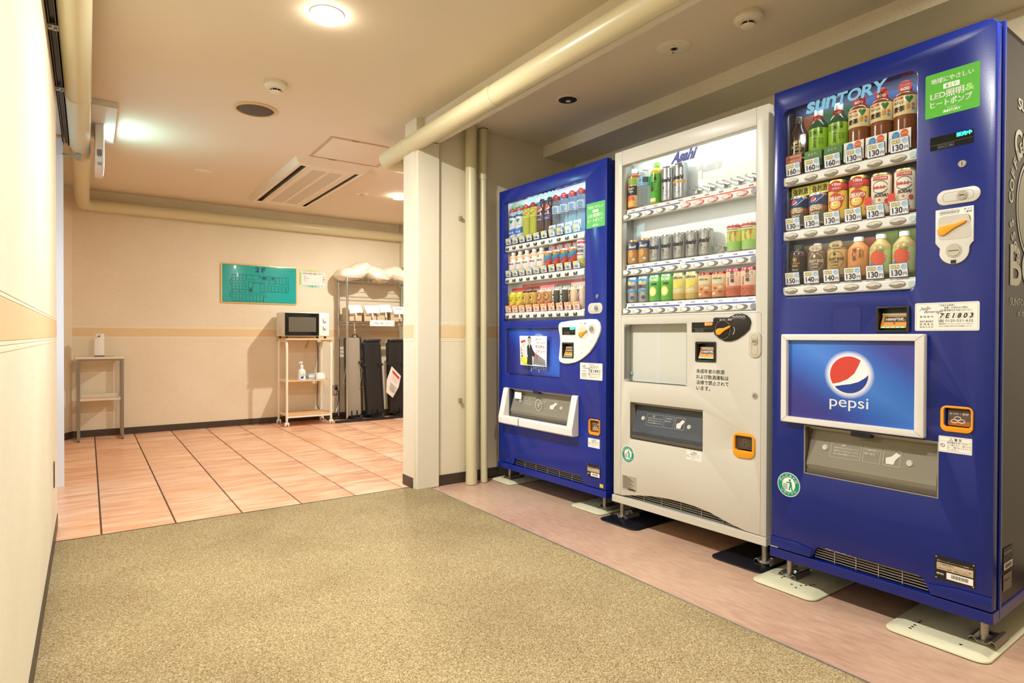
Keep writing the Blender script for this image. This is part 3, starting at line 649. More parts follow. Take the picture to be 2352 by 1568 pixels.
# ---------------------------------------------------------------- vending machine pieces
def shell(root, W_, D, z0, z1, m_, y0=0.045, inset=0.008, name='cabinet'):
    b = MB(); x0, x1 = inset, W_ - inset; t = 0.02
    b.box(x0, x0 + t, y0, D, z0, z1, m_); b.box(x1 - t, x1, y0, D, z0, z1, m_); b.box(x0, x1, D - t, D, z0, z1, m_)
    b.box(x0, x1, y0, D, z1 - t, z1, m_); b.box(x0, x1, y0, D, z0, z0 + t, m_); b.box(x0 + t, x1 - t, y0 + .06, y0 + .07, z0 + t, 0.40, M_DARK)
    return b.build(name, root, bevel=0.003)
def cavity(root, name, x0, x1, z0, z1, y0, y1, m_, t=0.003, back=None):
    b = MB(); b.box(x0 - t, x0, y0, y1, z0, z1, m_); b.box(x1, x1 + t, y0, y1, z0, z1, m_); b.box(x0 - t, x1 + t, y0, y1, z0 - t, z0, m_); b.box(x0 - t, x1 + t, y0, y1, z1, z1 + t, m_)
    b.box(x0 - t, x1 + t, y1, y1 + t, z0 - t, z1 + t, back or m_); return b.build(name, root)
def grille(root, x0, x1, z0, z1, y, nv=4, nh=5):
    o = MB().box(x0, x1, y + .03, y + .034, z0, z1, M_BLACK).build('vent_backing', root)
    for k in range(nh):
        z = z0 + (z1 - z0) * (k + .5) / nh; MB().box(x0, x1, y, y + .003, z - .0012, z + .0012, M_STEEL).build('vent_bar', root)
    for k in range(1, nv + 1):
        x = x0 + (x1 - x0) * k / (nv + 1)
        MB().box(x - .0013, x + .0013, y - .003, y, z0, z1, M_STEEL).build('vent_rib', root)
def feet(root, xs, y, z1):
    for x in xs:
        b = MB().disc((x, y, 0.022), (0, 0, 1), 0.0105, z1 - 0.022, M_STEEL, 16)
        for k in range(9): b.disc((x, y, 0.034 + k * .007), (0, 0, 1), 0.0112, 0.0025, M_STEEL, 16)
        b.disc((x, y, 0.014), (0, 0, 1), 0.019, 0.008, M_STEEL, 6); b.build('foot', root)
def foot_plate(pos, rz, x0, x1, y0, y1, m_, label, fx, fy, holes=()):
    o = empty('anchor_plate', pos, rz); tag(o, label, 'anchor plate', None)
    n = 6; b = MB()
    def ring(ins, z, r): return [(p[0], p[1], z) for p in rr(x0 + ins, x1 - ins, y0 + ins, y1 - ins * .3, r, n)]
    A = ring(0, 0.0, .035); B_ = ring(0.001, 0.004, .035); C_ = ring(0.028, 0.013, .022); N_ = len(A)
    V = A + B_ + C_; F = []
    for k in range(2):
        for i in range(N_): j = (i + 1) % N_; F.append((k * N_ + i, k * N_ + j, (k + 1) * N_ + j, (k + 1) * N_ + i))
    F.append(tuple(2 * N_ + i for i in range(N_))); b.add(V, F, m_); b.build('plate', o, smooth=25)
    for hx, hy in holes: MB().disc((hx, hy, 0.0132), (0, 0, 1), 0.0042, 0.0004, M_DARK, 12).build('screw_hole', o)
    # folded clamp with a bolt holding the machine foot
    Z0 = 0.0134; P = [(-.036, 0), (-.030, 0.012), (-.022, .014), (-.013, .004), (0, .001), (.013, .004), (.022, .014), (.030, .012), (.036, 0)]
    V = []; F = []
    for k, (a, z) in enumerate(P):
        for yy in (fy - .02, fy + .09): V += [(fx + a, yy, Z0 + z), (fx + a, yy, Z0 + z + .003)]
    for k in range(len(P) - 1):
        a = 4 * k; c = 4 * (k + 1); F += [(a + 1, c + 1, c + 3, a + 3), (a, a + 2, c + 2, c), (a, c, c + 1, a + 1), (a + 2, a + 3, c + 3, c + 2)]
    cl = MB().add(V, F, M_STEEL).build('clamp', o); MB().disc((fx, fy + .05, Z0 + .004), (0, 0, 1), 0.009, 0.008, M_CHROME, 6).build('bolt', cl)
def glass_pane(root, x0, x1, z0, z1, y, r=0.0): MB().plate(rr(x0, x1, z0, z1, r), y, y + 0.003, M_GLASS).build('window_pane', root)
CARD = {}
def price_card(root, u, z, price, style, w=.056, h=.046):
    k = (price, style, w)
    if k not in CARD:
        b = MB(); hot = style == 'hot'; fr = {'cold': C('#4a4154'), 'dark': C('#202026'), 'hot': C('#d4503e')}[style]; num = {'cold': C('#453950'), 'dark': C('#1c1b22'), 'hot': C('#b8323a')}[style]
        b.plate(rr(-w / 2, w / 2, 0, h, .003), 0, 0.0015, fr); b.rect(-w / 2 + .0016, w / 2 - .0016, .0016, h - .0016, -.0003, C('#f6f2ea') if hot else C('#e9edf2'), .002)
        if style == 'cold':
            b.flat([(w * .13, h * .78), (w * .28, h * .92), (w * .45, h * .9), (w * .45, h * .62), (w * .30, h * .46), (w * .15, h * .62)], -.0006, C('#b9d4ee'))
            b.text('COLD', -w * .40, h * .60, -.0009, C('#4a4350'), w=w * .47, h=h * .29, bold=.06); b.text('COLD', -w * .39, h * .62, -.0013, C('#f2e04a'), w=w * .45, h=h * .26, bold=.01)
            b.text('つめ', w * .14, h * .76, -.0009, C('#44516e'), h=h * .10); b.text('た〜い', w * .17, h * .62, -.0009, C('#44516e'), h=h * .10)
        else:
            b.rect(-w * .40, w * .04, h * .56, h * .92, -.0006, C('#f0b84e') if hot else C('#ead66a'), .003); b.rect(w * .08, w * .42, h * .60, h * .92, -.0006, C('#f09a62') if hot else C('#a9cbe8'), .003)
            b.text('あったか〜い' if hot else 'つめた〜い', w * .09, h * .72, -.0009, C('#c0402c') if hot else C('#44516e'), w=w * .31, h=h * .09)
        b.text(str(price), -w * .36, h * .11, -.0009, num, w=w * .55, h=h * .42, bold=.035); b.text('円', w * .24, h * .12, -.0009, num, h=h * .24, bold=.01)
        CARD[k] = b.mesh('price_card')
    o = place(CARD[k], 'price_card', root, loc=(u, .0195, z), rot=(R(9.0), 0, 0))
BTN = {}
def button(root, u, z, style, y):
    if style not in BTN:
        b = MB()
        if style == 'oval':
            b.plate(ell(0, 0, .0245, .0112, 28), -.0008, 0, C('#8a8478')); b.plate(ell(0, 0, .0230, .0098, 28), -.0022, -.0008, C('#8b8377', .3))
            top = [(.0226 * math.cos(R(a)), .0095 * math.sin(R(a))) for a in range(0, 181, 15)]; b.plate(top + [(-.014, -.0006), (-.006, -.0022), (.000, -.0012), (.008, .0018), (.015, .0004)], -.0034, -.002, C('#d9d4c8', .25))
        elif style == 'round':
            b.plate(rr(-.0158, .0158, -.0098, .0092, .008, 6), -.002, 0, C('#33312c', .3)); b.plate([(-.0075, .0088), (-.0035, .0015), (.0035, .0015), (.0075, .0088)], -.0034, -.002, C('#d9d6c6'))
            b.plate(ell(0, -.003, .011, .005, 16), -.0028, -.002, C('#4f4c45', .25))
        else:
            red = style == 'red'; b.plate(ell(0, 0, .0262, .0108, 28), -.0008, 0, C('#b03038') if red else C('#3c3e44')); b.plate(ell(0, 0, .0242, .0092, 28), -.0016, -.0008, C('#d9707a') if red else C('#808488', .3))
            b.plate(ell(-.006, 0, .0165, .0088, 24), -.003, -.0016, C('#f0d6d2') if red else C('#e6e9e4', .3))
            if red: b.plate(rr(.008, .019, -.005, .006, .003), -.0026, -.0016, mat('lit_button', '#ff9a90', .4, emit='#ff5a48', es=1.2))
        BTN[style] = b.mesh('button')
    place(BTN[style], 'button', root, loc=(u, y, z))
def shelf_bar(root, x0, x1, z0, z1, y0, y1, m_=None, name='button_bar'):
    return MB().box(x0, x1, y0, y1, z0, z1, m_ or M_WHITE).build(name, root, bevel=0.006)
def bill_slot(root, x0, x1, z0, z1, lit=True):
    b = MB(); w = x1 - x0; h = z1 - z0; f = b.plate(rr(x0, x1, z0, z1, .005), -.006, 0.001, M_DARK, [rr(x0 + w * .09, x1 - w * .09, z0 + h * .08, z1 - h * .08, .003)])
    o = b.build('bill_slot', root, bevel=.0015); cavity(o, 'slot_recess', x0 + w * .09, x1 - w * .09, z0 + h * .08, z1 - h * .08, 0, .028, M_DARK)
    b = MB(); b.add([(x0 + w * .12, .0, z0 + h * .16), (x1 - w * .12, .0, z0 + h * .16), (x1 - w * .14, .016, z0 + h * .66), (x0 + w * .14, .016, z0 + h * .66)], [(0, 1, 2, 3)], C('#d08a2e'))
    b.box(x0 + w * .13, x1 - w * .13, .014, .02, z0 + h * .66, z0 + h * .74, C('#b9b49c')); b.build('slot_mouth', o)
    b = MB(Matrix.Translation((0, 0, 0)))
    def tf(px, t): return (px, t * .016 / .5 - .0012, z0 + h * (.16 + t))
    b2 = MB(); b2.flat([(x0 + w * .22, z0 + h * .40), (x1 - w * .14, z0 + h * .40), (x1 - w * .14, z0 + h * .60), (x0 + w * .22, z0 + h * .60)], 0, C('#2c2a28'))
    b2.text('1000円札', x0 + w * .26, z0 + h * .44, -.0004, WHT, w=w * .55, h=h * .12, bold=.03); b2.flat([(x0 + w * .48, z0 + h * .36), (x0 + w * .56, z0 + h * .36), (x0 + w * .52, z0 + h * .31)][::-1], 0, C('#2c2a28'))
    b2.v = [Vector((v.x, (v.z - (z0 + h * .16)) / (h * .5) * .016 - .0012 + v.y, v.z)) for v in b2.v]; b2.build('lettering', o)
    g = MB()
    for k in range(5): g.box(x0 + w * (.18 + .14 * k), x0 + w * (.26 + .14 * k), -.001, .001, z0 + h * .17, z0 + h * .205, mat('slot_led', '#5ff0c0', .4, emit='#30ffb0', es=3.0 if lit else .2))
    g.build('indicator', o); return o
def coin_knob(o, x, z, r, ring=None):
    b = MB(); b.disc((x, -.0004, z), (0, -1, 0), r * 1.22, .0012, ring or M_STEEL, 28); b.disc((x, -.0014, z), (0, -1, 0), r, .0022, M_CHROME, 28, r * .94); b.box(x - r * .7, x + r * .7, -.0042, -.0035, z - .0011, z + .0011, M_BLACK)
    b.build('coin_slot', o)
def lever(o, x0, z0, x1, z1, y=-.004):
    a = math.atan2(z1 - z0, x1 - x0); L = math.hypot(x1 - x0, z1 - z0); P = []
    for t in range(60, 301, 20): P.append((.014 * math.cos(R(t)), .014 * math.sin(R(t))))
    P += [(L * .45, -.0065), (L * .93, -.004), (L, 0.0), (L * .95, .004), (L * .45, .0055)]
    P = [(x0 + p[0] * math.cos(a) - p[1] * math.sin(a), z0 + p[0] * math.sin(a) + p[1] * math.cos(a)) for p in P]
    MB().plate(P, y - .007, y, M_ORANGE).build('return_lever', o, bevel=.002)
def lock_plate(root, cx, cz, rx, rz, horizontal, m_=None):
    o = MB().plate(rr(cx - rx, cx + rx, cz - rz, cz + rz, min(rx, rz) * .92, 8), -.005, 0, m_ or C('#c9c9c2', .3)).build('lock_plate', root, bevel=.0015)
    b = MB(); 
    if horizontal: b.frame(cx - rx * .72, cx + rx * .72, cz - rz * .6, cz + rz * .6, .0008, -.0054, GREY, rz * .5); k = (cx + rx * .2, cz)
    else: b.frame(cx - rx * .5, cx + rx * .5, cz - rz * .78, cz + rz * .78, .0008, -.0054, GREY, rx * .48); k = (cx, cz + rz * .25)
    b.disc((k[0], -.005, k[1]), (0, -1, 0), .0135, .003, M_CHROME, 24); b.disc((k[0], -.008, k[1]), (0, -1, 0), .0095, .002, M_STEEL, 20); b.box(k[0] - .0062, k[0] + .0062, -.0106, -.0098, k[1] - .0012, k[1] + .0012, M_BLACK); b.build('key_cylinder', o)
def key_lock(root, x, z, r=.0095):
    b = MB().disc((x, 0, z), (0, -1, 0), r, .003, M_CHROME, 24); b.disc((x, -.003, z), (0, -1, 0), r * .7, .0015, M_STEEL, 20); b.box(x - .001, x + .001, -.0052, -.0044, z - r * .45, z + r * .45, M_BLACK); b.build('lock', root)
def dispenser(root, x0, x1, z0, z1, flapm, inner, tint='grey', zb=None):
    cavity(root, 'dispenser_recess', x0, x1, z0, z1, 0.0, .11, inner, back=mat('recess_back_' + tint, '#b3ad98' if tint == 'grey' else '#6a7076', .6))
    w = x1 - x0; h = z1 - z0; zl = z0 + h * .20
    b = MB(); b.add([(x0 + w * .02, .040, z1 - h * .06), (x1 - w * .02, .040, z1 - h * .06), (x1 - w * .01, .004, zl), (x0 + w * .01, .004, zl)], [(3, 2, 1, 0)], flapm)
    b.add([(x0 + w * .01, .004, zl), (x1 - w * .01, .004, zl), (x1 - w * .01, .010, zl - h * .11), (x0 + w * .01, .010, zl - h * .11)], [(3, 2, 1, 0)], flapm)
    o = b.build('flap', root); o['label'] = 'tinted see-through flap'
    MB().box(x0, x1, .006, .03, z0, z0 + h * .09, C('#5a564c', .35)).build('lip', root, bevel=.002)
    MB().box(x0 + w * .005, x1 - w * .005, .030, .044, z1 - h * .06, z1 - h * .015, C('#b3ad98', .4)).build('hinge', root)
    def on(px, pz): t = ((z1 - h * .06) - pz) / ((z1 - h * .06) - zl); return .040 - .036 * t
    b = MB(); pale = C('#d8d8d0'); X = lambda a: x0 + w * a; Z = lambda a: z0 + h * a
    b.frame(X(.20), X(.44), Z(.42), Z(.72), .0006, 0, pale); b.frame(X(.46), X(.59), Z(.42), Z(.72), .0006, 0, pale); b.frame(X(.61), X(.735), Z(.42), Z(.72), .0008, 0, pale)
    b.text('注意', X(.28), Z(.655), 0, pale, h=h * .04)
    for k, t in enumerate(('商品の取り出し口に手を入れないでください', '商品が出てから取り出してください', '飲んだ後の容器はくずかごへ')): b.text(t, X(.225), Z(.60 - .06 * k), 0, pale, w=w * .2, h=h * .035)
    b.text('この扉を押して', X(.47), Z(.64), 0, pale, w=w * .11, h=h * .04); b.text('取り出す', X(.47), Z(.57), 0, pale, w=w * .08, h=h * .04)
    b.flat([(X(.635), Z(.45)), (X(.69), Z(.45)), (X(.70), Z(.54)), (X(.735), Z(.64)), (X(.70), Z(.68)), (X(.67), Z(.60)), (X(.63), Z(.56))], 0, pale)
    b.v = [Vector((v.x, on(v.x, v.z) - .0015, v.z)) for v in b.v]; b.build('lettering', o)
    for a, zz in ((.15, .58), (.80, .52)): MB().disc((X(a), on(0, Z(zz)), Z(zz)), (0, -1, .1), .011, .006, C('#c9c7bd', .15), 20, .008).build('bumper', o)
def coin_return(root, x0, x1, z0, z1):
    w = x1 - x0; h = z1 - z0; o = MB().plate(rr(x0, x1, z0, z1, w * .2, 6), -.006, .001, M_ORANGE, [rr(x0 + w * .11, x1 - w * .07, z0 + h * .20, z1 - h * .07, w * .1, 5)]).build('coin_return', root, bevel=.002)
    cavity(o, 'coin_tray', x0 + w * .11, x1 - w * .07, z0 + h * .20, z1 - h * .07, 0, .03, M_ORANGED)
    b = MB().plate(rr(x0 + w * .20, x1 - w * .09, z0 + h * .42, z1 - h * .16, .002), .006, .008, C('#5e5246', .25)); b.plate(rr(x0 + w * .20, x1 - w * .09, z0 + h * .24, z0 + h * .42, .002), .006, .008, C('#a8682e', .25)); f = b.build('flap', o)
    b = MB(); b.text('おつり・返却', x0 + w * .25, z0 + h * .66, .0055, WHT, w=w * .58, h=h * .09, bold=.02)
    for a, c in ((.5, .53), (.40, .42), (.62, .43)): b.ring(x0 + w * a, z0 + h * c, w * .105, h * .075, .001, .0052, WHT, 18); b.ring(x0 + w * a, z0 + h * (c - .015), w * .105, h * .075, .0007, .0054, WHT, 18)
    b.build('lettering', f)
def display(root, x0, x1, z0, z1, colr, label, txt='販売中'):
    o = MB().plate(rr(x0, x1, z0, z1, .002), -.001, 0, C('#171a1a', .15)).build('display', root); w = x1 - x0; h = z1 - z0; b = MB()
    E = mat('seg_' + colr, colr, .5, emit=colr, es=7); b.text(txt, x0 + w * .62, z0 + h * .66, -.0016, E, w=w * .34, h=h * .30, bold=.04)
    g = C('#8d948e'); b.line([(x0 + w * .02, z0 + h * .38), (x1 - w * .02, z0 + h * .42)], .0004, -.0014, g)
    for k, t in enumerate(('お札中止', 'つり銭切れ')): b.frame(x0 + w * (.18 + .2 * k), x0 + w * (.36 + .2 * k), z0 + h * .07, z0 + h * .33, .0004, -.0014, g); b.text(t, x0 + w * (.20 + .2 * k), z0 + h * .13, -.0014, g, w=w * .14, h=h * .12)
    b.build('lettering', o); return o
M_LED = mat('led_strip', '#ffffff', .5, emit='#f2fbff', es=4)
def machine(name, pos, az, label): o = empty(name, pos, R(-90 - az)); return tag(o, label, 'vending machine', 'vending machines in the alcove')

# ================================================================= machine nearest to the camera (blue)
P3, A3 = (2.0989, 1.2852, 0), -0.46
m3 = machine('vending_machine', P3, A3, 'nearest blue vending machine with large framed logo panel and soft drinks')
W3 = .676
hol = [rr(.036, .473, 1.067, 1.752, .022), rr(.127, .538, .436, .602, .004), rr(.560, .618, .655, .712, .003), rr(.37, .452, .943, 1.013, .003)]
out = [(0, .138), (.154, .138), (.160, .150), (.170, .175), (.18, .1795), (.33, .183), (.488, .182), (.503, .173), (.514, .150), (.520, .138), (W3, .138), (W3, 1.815), (W3 - .012, 1.829), (W3 - .03, 1.832), (0, 1.830)]
MB(ch=.005).plate(out, 0, .032, M_BLUE, hol).build('door', m3, bevel=.005)
MB().plate([(0, .138), (.150, .138), (.160, .168), (.10, .176), (0, .177)], -.005, 0, M_BLUE).build('door_ledge', m3, bevel=.003); b = MB().plate([(.524, .138), (W3, .138), (W3, .178), (.60, .178), (.514, .168)], -.005, 0, M_BLUE); b.build('door_ledge', m3, bevel=.003)
MB().box(W3 - .02, W3 - .004, .032, .048, .12, 1.826, M_NAVY).build('door_gasket', m3)
b = MB().box(W3 - .015, W3 + .004, .048, .066, .104, 1.832, M_BLUE); b.build('flange', m3, bevel=.003)
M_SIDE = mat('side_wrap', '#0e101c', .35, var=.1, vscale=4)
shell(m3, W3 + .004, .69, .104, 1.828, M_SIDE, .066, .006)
MB().box(-.003, W3 + .003, -.004, .60, .101, .134, M_BLUE).build('base_bar', m3, bevel=.002)
grille(m3, .160, .512, .138, .182, .012)
b = MB()
for k in range(26):
    x = .20 + .10 * random.random(); z = .1825 + .004 * random.random() - (x - .2) * .02; b.line([(x, z), (x + .004 + .005 * random.random(), z + .003 * (random.random() - .5))], .0007, -.0006, C('#c4c2dc'))
b.box(.0, .03, -.0055, -.005, .138, .141, C('#c8c4b8')); b.build('scuff_marks', m3)
feet(m3, (.03, .635), .078, .104)
# interior
NAVYB = mat('backdrop_navy', '#2b3f63', .5, var=.25, vscale=14)
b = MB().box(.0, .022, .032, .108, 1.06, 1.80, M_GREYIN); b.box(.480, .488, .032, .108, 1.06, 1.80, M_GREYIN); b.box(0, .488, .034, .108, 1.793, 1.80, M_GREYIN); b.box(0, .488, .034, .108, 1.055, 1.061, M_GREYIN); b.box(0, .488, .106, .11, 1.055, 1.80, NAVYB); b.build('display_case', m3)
glass_pane(m3, .034, .475, 1.064, 1.755, .002, .02)
lg = MB().logo_s(.122, 1.714, .262, .040, .0008, C('#74b8e6'), .035).build('window_logo', m3)
for zr in (1.476, 1.276, 1.072):
    shelf_bar(m3, .024, .478, zr, zr + .033, .010, .040); MB().box(.03, .47, .034, .09, zr + .028, zr + .040, M_WHITE).build('shelf', m3); MB().disc((.462, .009, zr + .016), (0, -1, 0), .010, .002, C('#b9d2d6', .3), 18).build('bar_end', m3)
U3 = [.067 + .0706 * i for i in range(6)]
for zb, zc, pr_ in ((1.4895, 1.5125, (160, 160, 160, 130, 130, 130)), (1.290, 1.3125, (130,) * 6), (1.0895, 1.1125, (150, 140, 140, 130, 130, 130))):
    for u, q in zip(U3, pr_): button(m3, u, zb, 'oval', .0098); price_card(m3, u, zc, q, 'cold')
def backing(root, x0, x1, z0, z1, col, y=.1035, texts=(), name='backing_card'):
    o = MB().plate(rr(x0, x1, z0, z1, .001), y - .001, y, C(col) if isinstance(col, str) else col).build(name, root)
    if texts:
        b = MB()
        for t in texts: b.text(t[0], x0 + (x1 - x0) * t[1], z0 + (z1 - z0) * t[2], y - .0016, C(t[3]), h=t[4], bold=t[5] if len(t) > 5 else .02, rot=t[6] if len(t) > 6 else 0, w=t[7] if len(t) > 7 else None)
        b.build('lettering', o)
    return o
H_ = .0353
backing(m3, U3[0] - H_, U3[0] + H_, 1.52, 1.745, '#8a4f2c'); 
for i in (1, 2): backing(m3, U3[i] - H_, U3[i] + H_ - .001, 1.52, 1.745, '#23502a')
for i in (3, 4, 5): backing(m3, U3[i] - H_ + .001, U3[i] + H_ - .001, 1.52, 1.745, '#2d5f94')
for i in (0,): backing(m3, U3[i] - .031, U3[i] + .028, 1.53, 1.588, '#c07a58', .0225, (('CRAFT BOSS', .12, .72, '#3b2a20', .006),))
for i in (1, 2): backing(m3, U3[i] - .031, U3[i] + .031, 1.53, 1.588, '#4c7c3c', .0225, (('まるで、', .22, .70, '#dfe8d0', .009),))
for i in (3, 4, 5):
    o = backing(m3, U3[i] - .034, U3[i] + .031, 1.52, 1.584, '#e6e6e0', .0225); b = MB(); b.flat(ell(U3[i] - .013, 1.567, .0115, .0125, 20), .0210, C('#3a86c8')); b.flat(ell(U3[i] + .012, 1.570, .0115, .0125, 20), .0208, C('#d8652c')); b.text('カフェイン', U3[i] - .013, 1.567, .0205, WHT, w=.019, h=.004, al='C'); b.text('ゼロ', U3[i] - .013, 1.560, .0205, WHT, w=.010, h=.0045, al='C'); b.text('ミネラル', U3[i] + .012, 1.568, .0203, WHT, w=.018, h=.005, al='C'); b.build('lettering', o)
for i in (0, 1): backing(m3, U3[i] - H_ + .001, U3[i] + H_ - .001, 1.443, 1.477, '#e8d84c', .070, (('強刺激', .10, .15, '#16150f', .024, .03, 0, .056),), 'promo_card')
for i in (4, 5): backing(m3, U3[i] - H_ + .001, U3[i] + H_ - .001, 1.32, 1.468, '#c23326', .100, (('クオリティ', .04, .30, '#f0b24a', .008, .02, 90),))
for i in (4, 5): backing(m3, U3[i] - .036, U3[i] - .014, 1.345, 1.385, '#d8402e', .0225, (('乳酸', .1, .2, '#f6f0e8', .008),), 'promo_card')
backing(m3, U3[0] - H_, U3[2] + H_, 1.12, 1.262, '#a89a80'); backing(m3, U3[3] - H_ + .001, U3[3] + H_ - .002, 1.12, 1.265, '#e08a6c')
for i in (4, 5): backing(m3, U3[i] - H_ + .001, U3[i] + H_ - .001, 1.12, 1.277, '#a9c878', .1035, (('味わい', .07, .62, '#4a5a2c', .011, .01, 90), ('やさしい', .95, .60, '#4a5a2c', .010, .01, 90)))
# controls
green_sticker(m3, .498, .636, 1.587, 1.719)
display(m3, .512, .622, 1.487, 1.527, '#20e0a8', '')
key_lock(m3, .595, 1.431, .0105)
lock_plate(m3, .586, 1.338, .054, .0225, True)
cp = MB(); pan = rr(.529, .625, 1.190, 1.305, .014, 6)
lob = [(.625, 1.20), (.625, 1.304), (.529, 1.304), (.529, 1.205), (.535, 1.195), (.541, 1.188)] + [(.577 + .038 * math.cos(R(a)), 1.176 + .038 * math.sin(R(a))) for a in range(190, 351, 16)] + [(.616, 1.188), (.620, 1.195)]
cpo = cp.plate(lob, -.006, 0, C('#d6d6d0', .3)).build('coin_panel', m3, bevel=.004)
b = MB().plate(rr(.537, .619, 1.212, 1.283, .012), -.0068, -.006, C('#c3c1b8', .3)); b.build('lever_recess', cpo); lever(cpo, .550, 1.240, .609, 1.262, -.0068)
b = MB()
for k, t in enumerate(('500', '100', '50', '10')): b.ring(.547 + .0125 * k, 1.293, .0068, .0062, .0006, -.0066, INKB, 20); b.text(t, .547 + .0125 * k, 1.2905, -.0066, INKB, w=.0085, h=.005, al='C', bold=.01)
b.text('おつり', .602, 1.294, -.0066, INKB, w=.019, h=.006, bold=.01); b.text('・返却', .602, 1.286, -.0066, INKB, w=.019, h=.006, bold=.01); b.line([(.614, 1.277), (.617, 1.268), (.618, 1.262)], .0014, -.0072, INKB); b.build('lettering', cpo)
cb = MB(); cb.disc((.577, -.006, 1.178), (0, -1, 0), .021, .0015, C('#bdbdb6', .2), 28); cb.disc((.577, -.0075, 1.178), (0, -1, 0), .0165, .002, M_CHROME, 28); cb.box(.564, .590, -.0104, -.0096, 1.1765, 1.1785, M_BLACK); cb.build('coin_slot', cpo)
MB().box(.570, .583, -.008, -.005, 1.140, 1.150, M_DARK).build('catch', cpo)
MB().plate(rr(.22, .315, .936, 1.021, .004), -.0012, 0, M_NAVY, [rr(.2215, .3135, .9375, 1.0195, .003)]).build('panel_outline', m3)
MB().plate(rr(.2215, .3135, .9375, 1.0195, .003), -.0008, 0, M_BLUE).build('blank_panel', m3)
bill_slot(m3, .362, .461, .937, 1.020)
control_label(m3, .4745, .640, .941, 1.026, '7E1803')
PF = MB(ch=.004).plate(rr(.046, .508, .612, .931, .005), -.022, 0, C('#dcdcd8', .3), [rr(.068, .481, .633, .909, 0)]).build('panel_frame', m3, bevel=.005)
b = MB()
for p in ([(.046, .931), (.068, .909)], [(.508, .931), (.481, .909)], [(.046, .612), (.068, .633)], [(.508, .612), (.481, .633)]): b.line(p, .0008, -.0226, GREY)
b.build('mitre_joint', PF)
PP = MB().plate(rr(.066, .483, .631, .911, 0), -.006, 0, pepsi_print('logo_panel_print', .280, .794, .064)).build('logo_panel', m3)
b = MB(); pepsi_ball(b, .280, .794, .064, -.0066); b.text('pepsi', .280, .672, -.0066, C('#e4e6ea'), w=.126, h=.046, bold=.0, al='C'); b.build('lettering', PP)
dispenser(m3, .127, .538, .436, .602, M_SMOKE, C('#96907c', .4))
MB().box(.285, .35, -.002, .02, .588, .604, M_NAVY).build('flap_catch', m3, bevel=.002)
coin_return(m3, .546, .628, .640, .717)
warn_sticker(m3, .541, .625, .577, .625)
recycle_sticker(m3, .068, .380, .043)
name_plate(m3, .534, .636, .192, .262)
# side wrap lettering (on the side facing the near end)
SF = Matrix.Translation((W3 - .002 + .0006, 0, 0)) @ Matrix.Rotation(R(90), 4, 'Z'); SW = C('#b9b8a8')
b = MB(SF); b.text('BOSS', .127, 1.075, -.001, SW, w=.46, h=.125, bold=.02); b.text('SUNTORY BOSS is the boss', .13, 1.017, -.001, SW, w=.44, h=.022); b.text('of them all since 1992', .20, .985, -.001, SW, w=.3, h=.022)
arctext(b, .345, 1.32, .215, 'BOSS COFFEE', 232, 120, .036, -.001, SW); b.ring(.345, 1.32, .165, .165, .01, -.001, SW, 48); b.flat(ell(.345, 1.32, .15, .15, 40), -.001, C('#8f8f80')); b.text('COFFEE', .165, 1.46, -.001, SW, w=.36, h=.085, bold=.02, rot=6); b.text('SUNTORY', .188, 1.61, -.001, SW, w=.3, h=.034, bold=.02)
b.build('side_lettering', m3)
b = MB(SF); b.rect(.093, .176, .230, .300, -.001, C('#222226')); b.rect(.098, .172, .235, .255, -.0014, WHT); barcode(b, .105, .165, .238, .252, -.0018, INKB); b.text('サントリービバレッジ', .098, .28, -.0014, WHT, w=.07, h=.008); b.rect(.094, .168, .172, .222, -.001, C('#77756a')); b.text('仕様書 100V', .1, .2, -.0014, INKB, w=.05, h=.008)
b.build('side_plate', m3)
foot_plate(P3, R(-90 - A3), -.06, .185, -.045, .52, M_PLATE, 'cream anchor plate under the far foot of the nearest machine', .03, .078, [(.075, .012), (.10, -.004), (.02, .04), (.02, .055), (.10, .03), (.11, .045), (.12, .06), (.125, .075)])
foot_plate(P3, R(-90 - A3), .405, .680, -.045, .60, M_PLATE, 'cream anchor plate under the near foot of the nearest machine', .635, .078, [(.47, -.005), (.47, .012), (.47, .03), (.60, .005), (.47, .06), (.47, .075)])

# ================================================================= ivory machine in the middle
P2, A2 = (2.1434, 2.1606, 0), -1.88
m2 = machine('vending_machine', P2, A2, 'ivory vending machine selling canned beer between the two blue machines')
W2 = .811
hol = [rr(.047, .760, 1.026, 1.757, .002), rr(.110, .516, .430, .603, .003), rr(.068, .433, .704, .979, .012), rr(.676, .752, .460, .520, .006), rr(.490, .573, .820, .893, .003)]
out = [(0, .140), (.06, .1405), (.15, .160), (.245, .176), (.33, .183), (.40, .185), (.48, .182), (.552, .174), (.64, .152), (.72, .138), (W2, .136), (W2, 1.830), (0, 1.830)]
MB(ch=.0025).plate(out, 0, .034, M_IVORY, hol).build('door', m2, bevel=.009)
b = MB(); G2 = C('#8b897c')
for x, z0, z1 in ((.0475, .14, 1.83), (.760, 1.026, 1.83), (.786, .14, 1.012)): b.rect(x - .0006, x + .0006, z0, z1, -.0004, G2)
b.line([(.0475, 1.018), (.775, 1.018), (.784, 1.014), (.786, 1.005)], .0012, -.0004, G2); b.rect(.0475, .76, 1.7585, 1.7595, -.0004, G2); b.build('seam', m2)
shell(m2, W2, .69, .104, 1.828, M_IVORY, .045, .006)
MB().box(-.006, W2 + .003, -.005, .60, .101, .1345, M_IVORY).build('base_bar', m2, bevel=.002)
grille(m2, .08, .72, .137, .186, .014, 5, 5)
feet(m2, (.012, .775), .052, .104)
